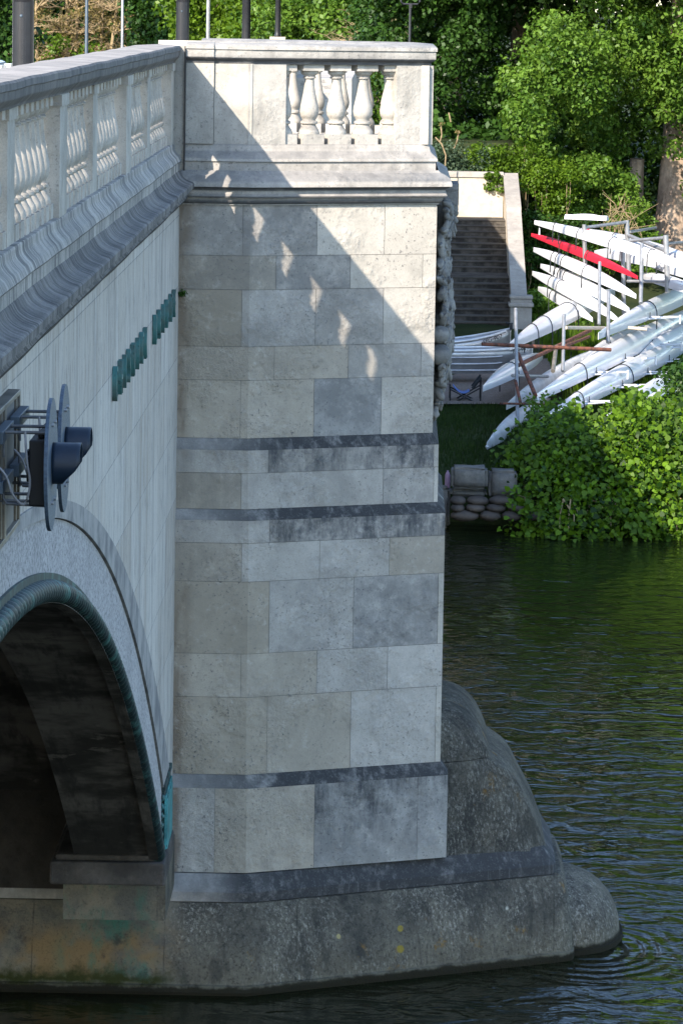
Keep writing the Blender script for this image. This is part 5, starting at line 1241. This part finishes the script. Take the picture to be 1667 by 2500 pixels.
# -- broad leaved thicket along the water
def thicket(label, x0, x1, n, per, zt0, zt1, seed_, y0=63.2, mat='lf_knot'):
    r = empty('knotweed_bush', ((x0 + x1) / 2, 65, .9), label, 'bush', 'broad leaved bushes along the bank'); cs, rs = [], []
    while len(cs) < n:
        x = RNG.uniform(x0, x1); y = RNG.uniform(y0, 67.2); t = (x - x0) / (x1 - x0); zt_ = zt0 + (zt1 - zt0) * t + .16 * math.sin(x * 4 + seed_)
        zmax = .25 + (zt_ - .25) * sstep(y, y0 - .1, y0 + 1.9); z = zmax - abs(RNG.normal(-.05, .24)) + .12 * math.sin(x * 5.1 + y * 3) * math.sin(y * 4.3 + seed_)
        if z < .1 or z > 2.7: continue
        cs.append((x, y, z)); rs.append(.2 * RNG.uniform(.7, 1.3))
    P, N, S, Tn = [], [], [], []
    for c, rad in zip(cs, rs):
        k = int(2.0 * per * RNG.uniform(.5, 1.5)); d = RNG.normal(size=(k, 3)); P.append(np.array(c) + d * rad * .75); N.append(np.array([0, -.65, .65]) + RNG.normal(size=(k, 3)) * .6); S.append(.094 * RNG.uniform(.4, 1.35, k)); Tn.append(np.clip(RNG.uniform(.1, .9) + RNG.normal(0, .2, k), 0, 1))
    P, N, S, Tn = map(np.concatenate, (P, N, S, Tn)); P[:, 2] = np.maximum(P[:, 2], .03)
    leaves('foliage', mat, P, N, S, r, LEAF7, Tn)
    m = MB()
    for c in cs[::4]: m.tube([(c[0] + random.gauss(0, .1), c[1] + .5, .6), (c[0], c[1] + .2, c[2] * .7 + .2), c], [.014, .012, .006], 5)
    m.build('stem', 'twig', r); return r
thicket('dark broad leaved bush hanging over the stone blocks in the bridge shade', 3.95, 5.1, 210, 15, 1.2, 1.55, 1)
thicket('broad leaved bush by the water half in shade below the white hulls', 5.0, 6.05, 230, 15, 1.5, 1.75, 2)
thicket('sunlit yellow green broad leaved bush at the right edge of the picture', 5.95, 7.4, 300, 15, 1.75, 2.05, 3)
thicket('broad leaved bush continuing along the bank beyond the sunlit one', 7.3, 10.5, 360, 14, 2.0, 1.8, 4)
shrub('bramble', 'dark bramble shoots growing up through the scaffold rack', (4.2, 4.9, 67.5, 69.2, .95, 1.75), 'lf_main', 26, 26, .10, .26, 'brambles among the racks', stems=False)
shrub('bramble', 'dark leafy bramble above the sunlit bush at the right edge', (6.9, 8.2, 68, 70, 1.3, 2.4), 'lf_dark', 70, 80, .09, .30, 'brambles among the racks')
# -- grass on the bank (uncountable)
n = 26000; gxs = RNG.uniform(2.4, 6.2, n); gys = RNG.uniform(64.9, 72.4, n); P = np.stack([gxs, gys, np.array([gz(a, b) for a, b in zip(gxs, gys)]) - .01], 1)
N = np.stack([RNG.normal(0, .5, n), -1 + RNG.normal(0, .3, n), RNG.normal(0.1, .2, n)], 1); spin = np.stack([RNG.normal(0, .3, n), RNG.normal(0, .1, n), np.full(n, 0.)], 1)
Nn = N / np.linalg.norm(N, axis=1, keepdims=True); U = np.cross(Nn, np.array([0, 0, 1.])); 
o = leaves('bank_grass', 'lf_grass', P, N, RNG.uniform(.04, .13, n), None, BLADE, None, RNG, np.cross(U, Nn) * -1)
tag(o, 'short grass and weeds on the shaded bank', 'grass', kind='stuff')
n = 9000; gxs = RNG.uniform(5.2, 9.5, n); gys = RNG.uniform(72, 90, n); P = np.stack([gxs, gys, np.array([gz(a, b) for a, b in zip(gxs, gys)]) - .01], 1)
N = np.stack([RNG.normal(0, .5, n), -1 + RNG.normal(0, .3, n), RNG.normal(.1, .2, n)], 1); Nn = N / np.linalg.norm(N, axis=1, keepdims=True); U = np.cross(Nn, np.array([0, 0, 1.]))
o = leaves('yard_grass', 'lf_lime', P, N, RNG.uniform(.1, .3, n), None, BLADE, None, RNG, np.cross(U, Nn) * -1); tag(o, 'sunny long grass between the boat racks', 'grass', kind='stuff')

# -- fern rooted in the joint between wall and pier
q = onY(447, 716, 33.95); cs = [q + RNG.normal(0, .012, 3) for _ in range(4)]
P, N, S, Tn = clumps(cs, [.035] * 4, 12, .035); P[:, 1] = np.minimum(P[:, 1], 33.985); P[:, 0] = np.maximum(P[:, 0], .01)
tag(leaves('joint_fern', 'lf_dark', P, N, S, None, tint=Tn), 'tiny green plant growing in the corner joint between wall and pier', 'plant')
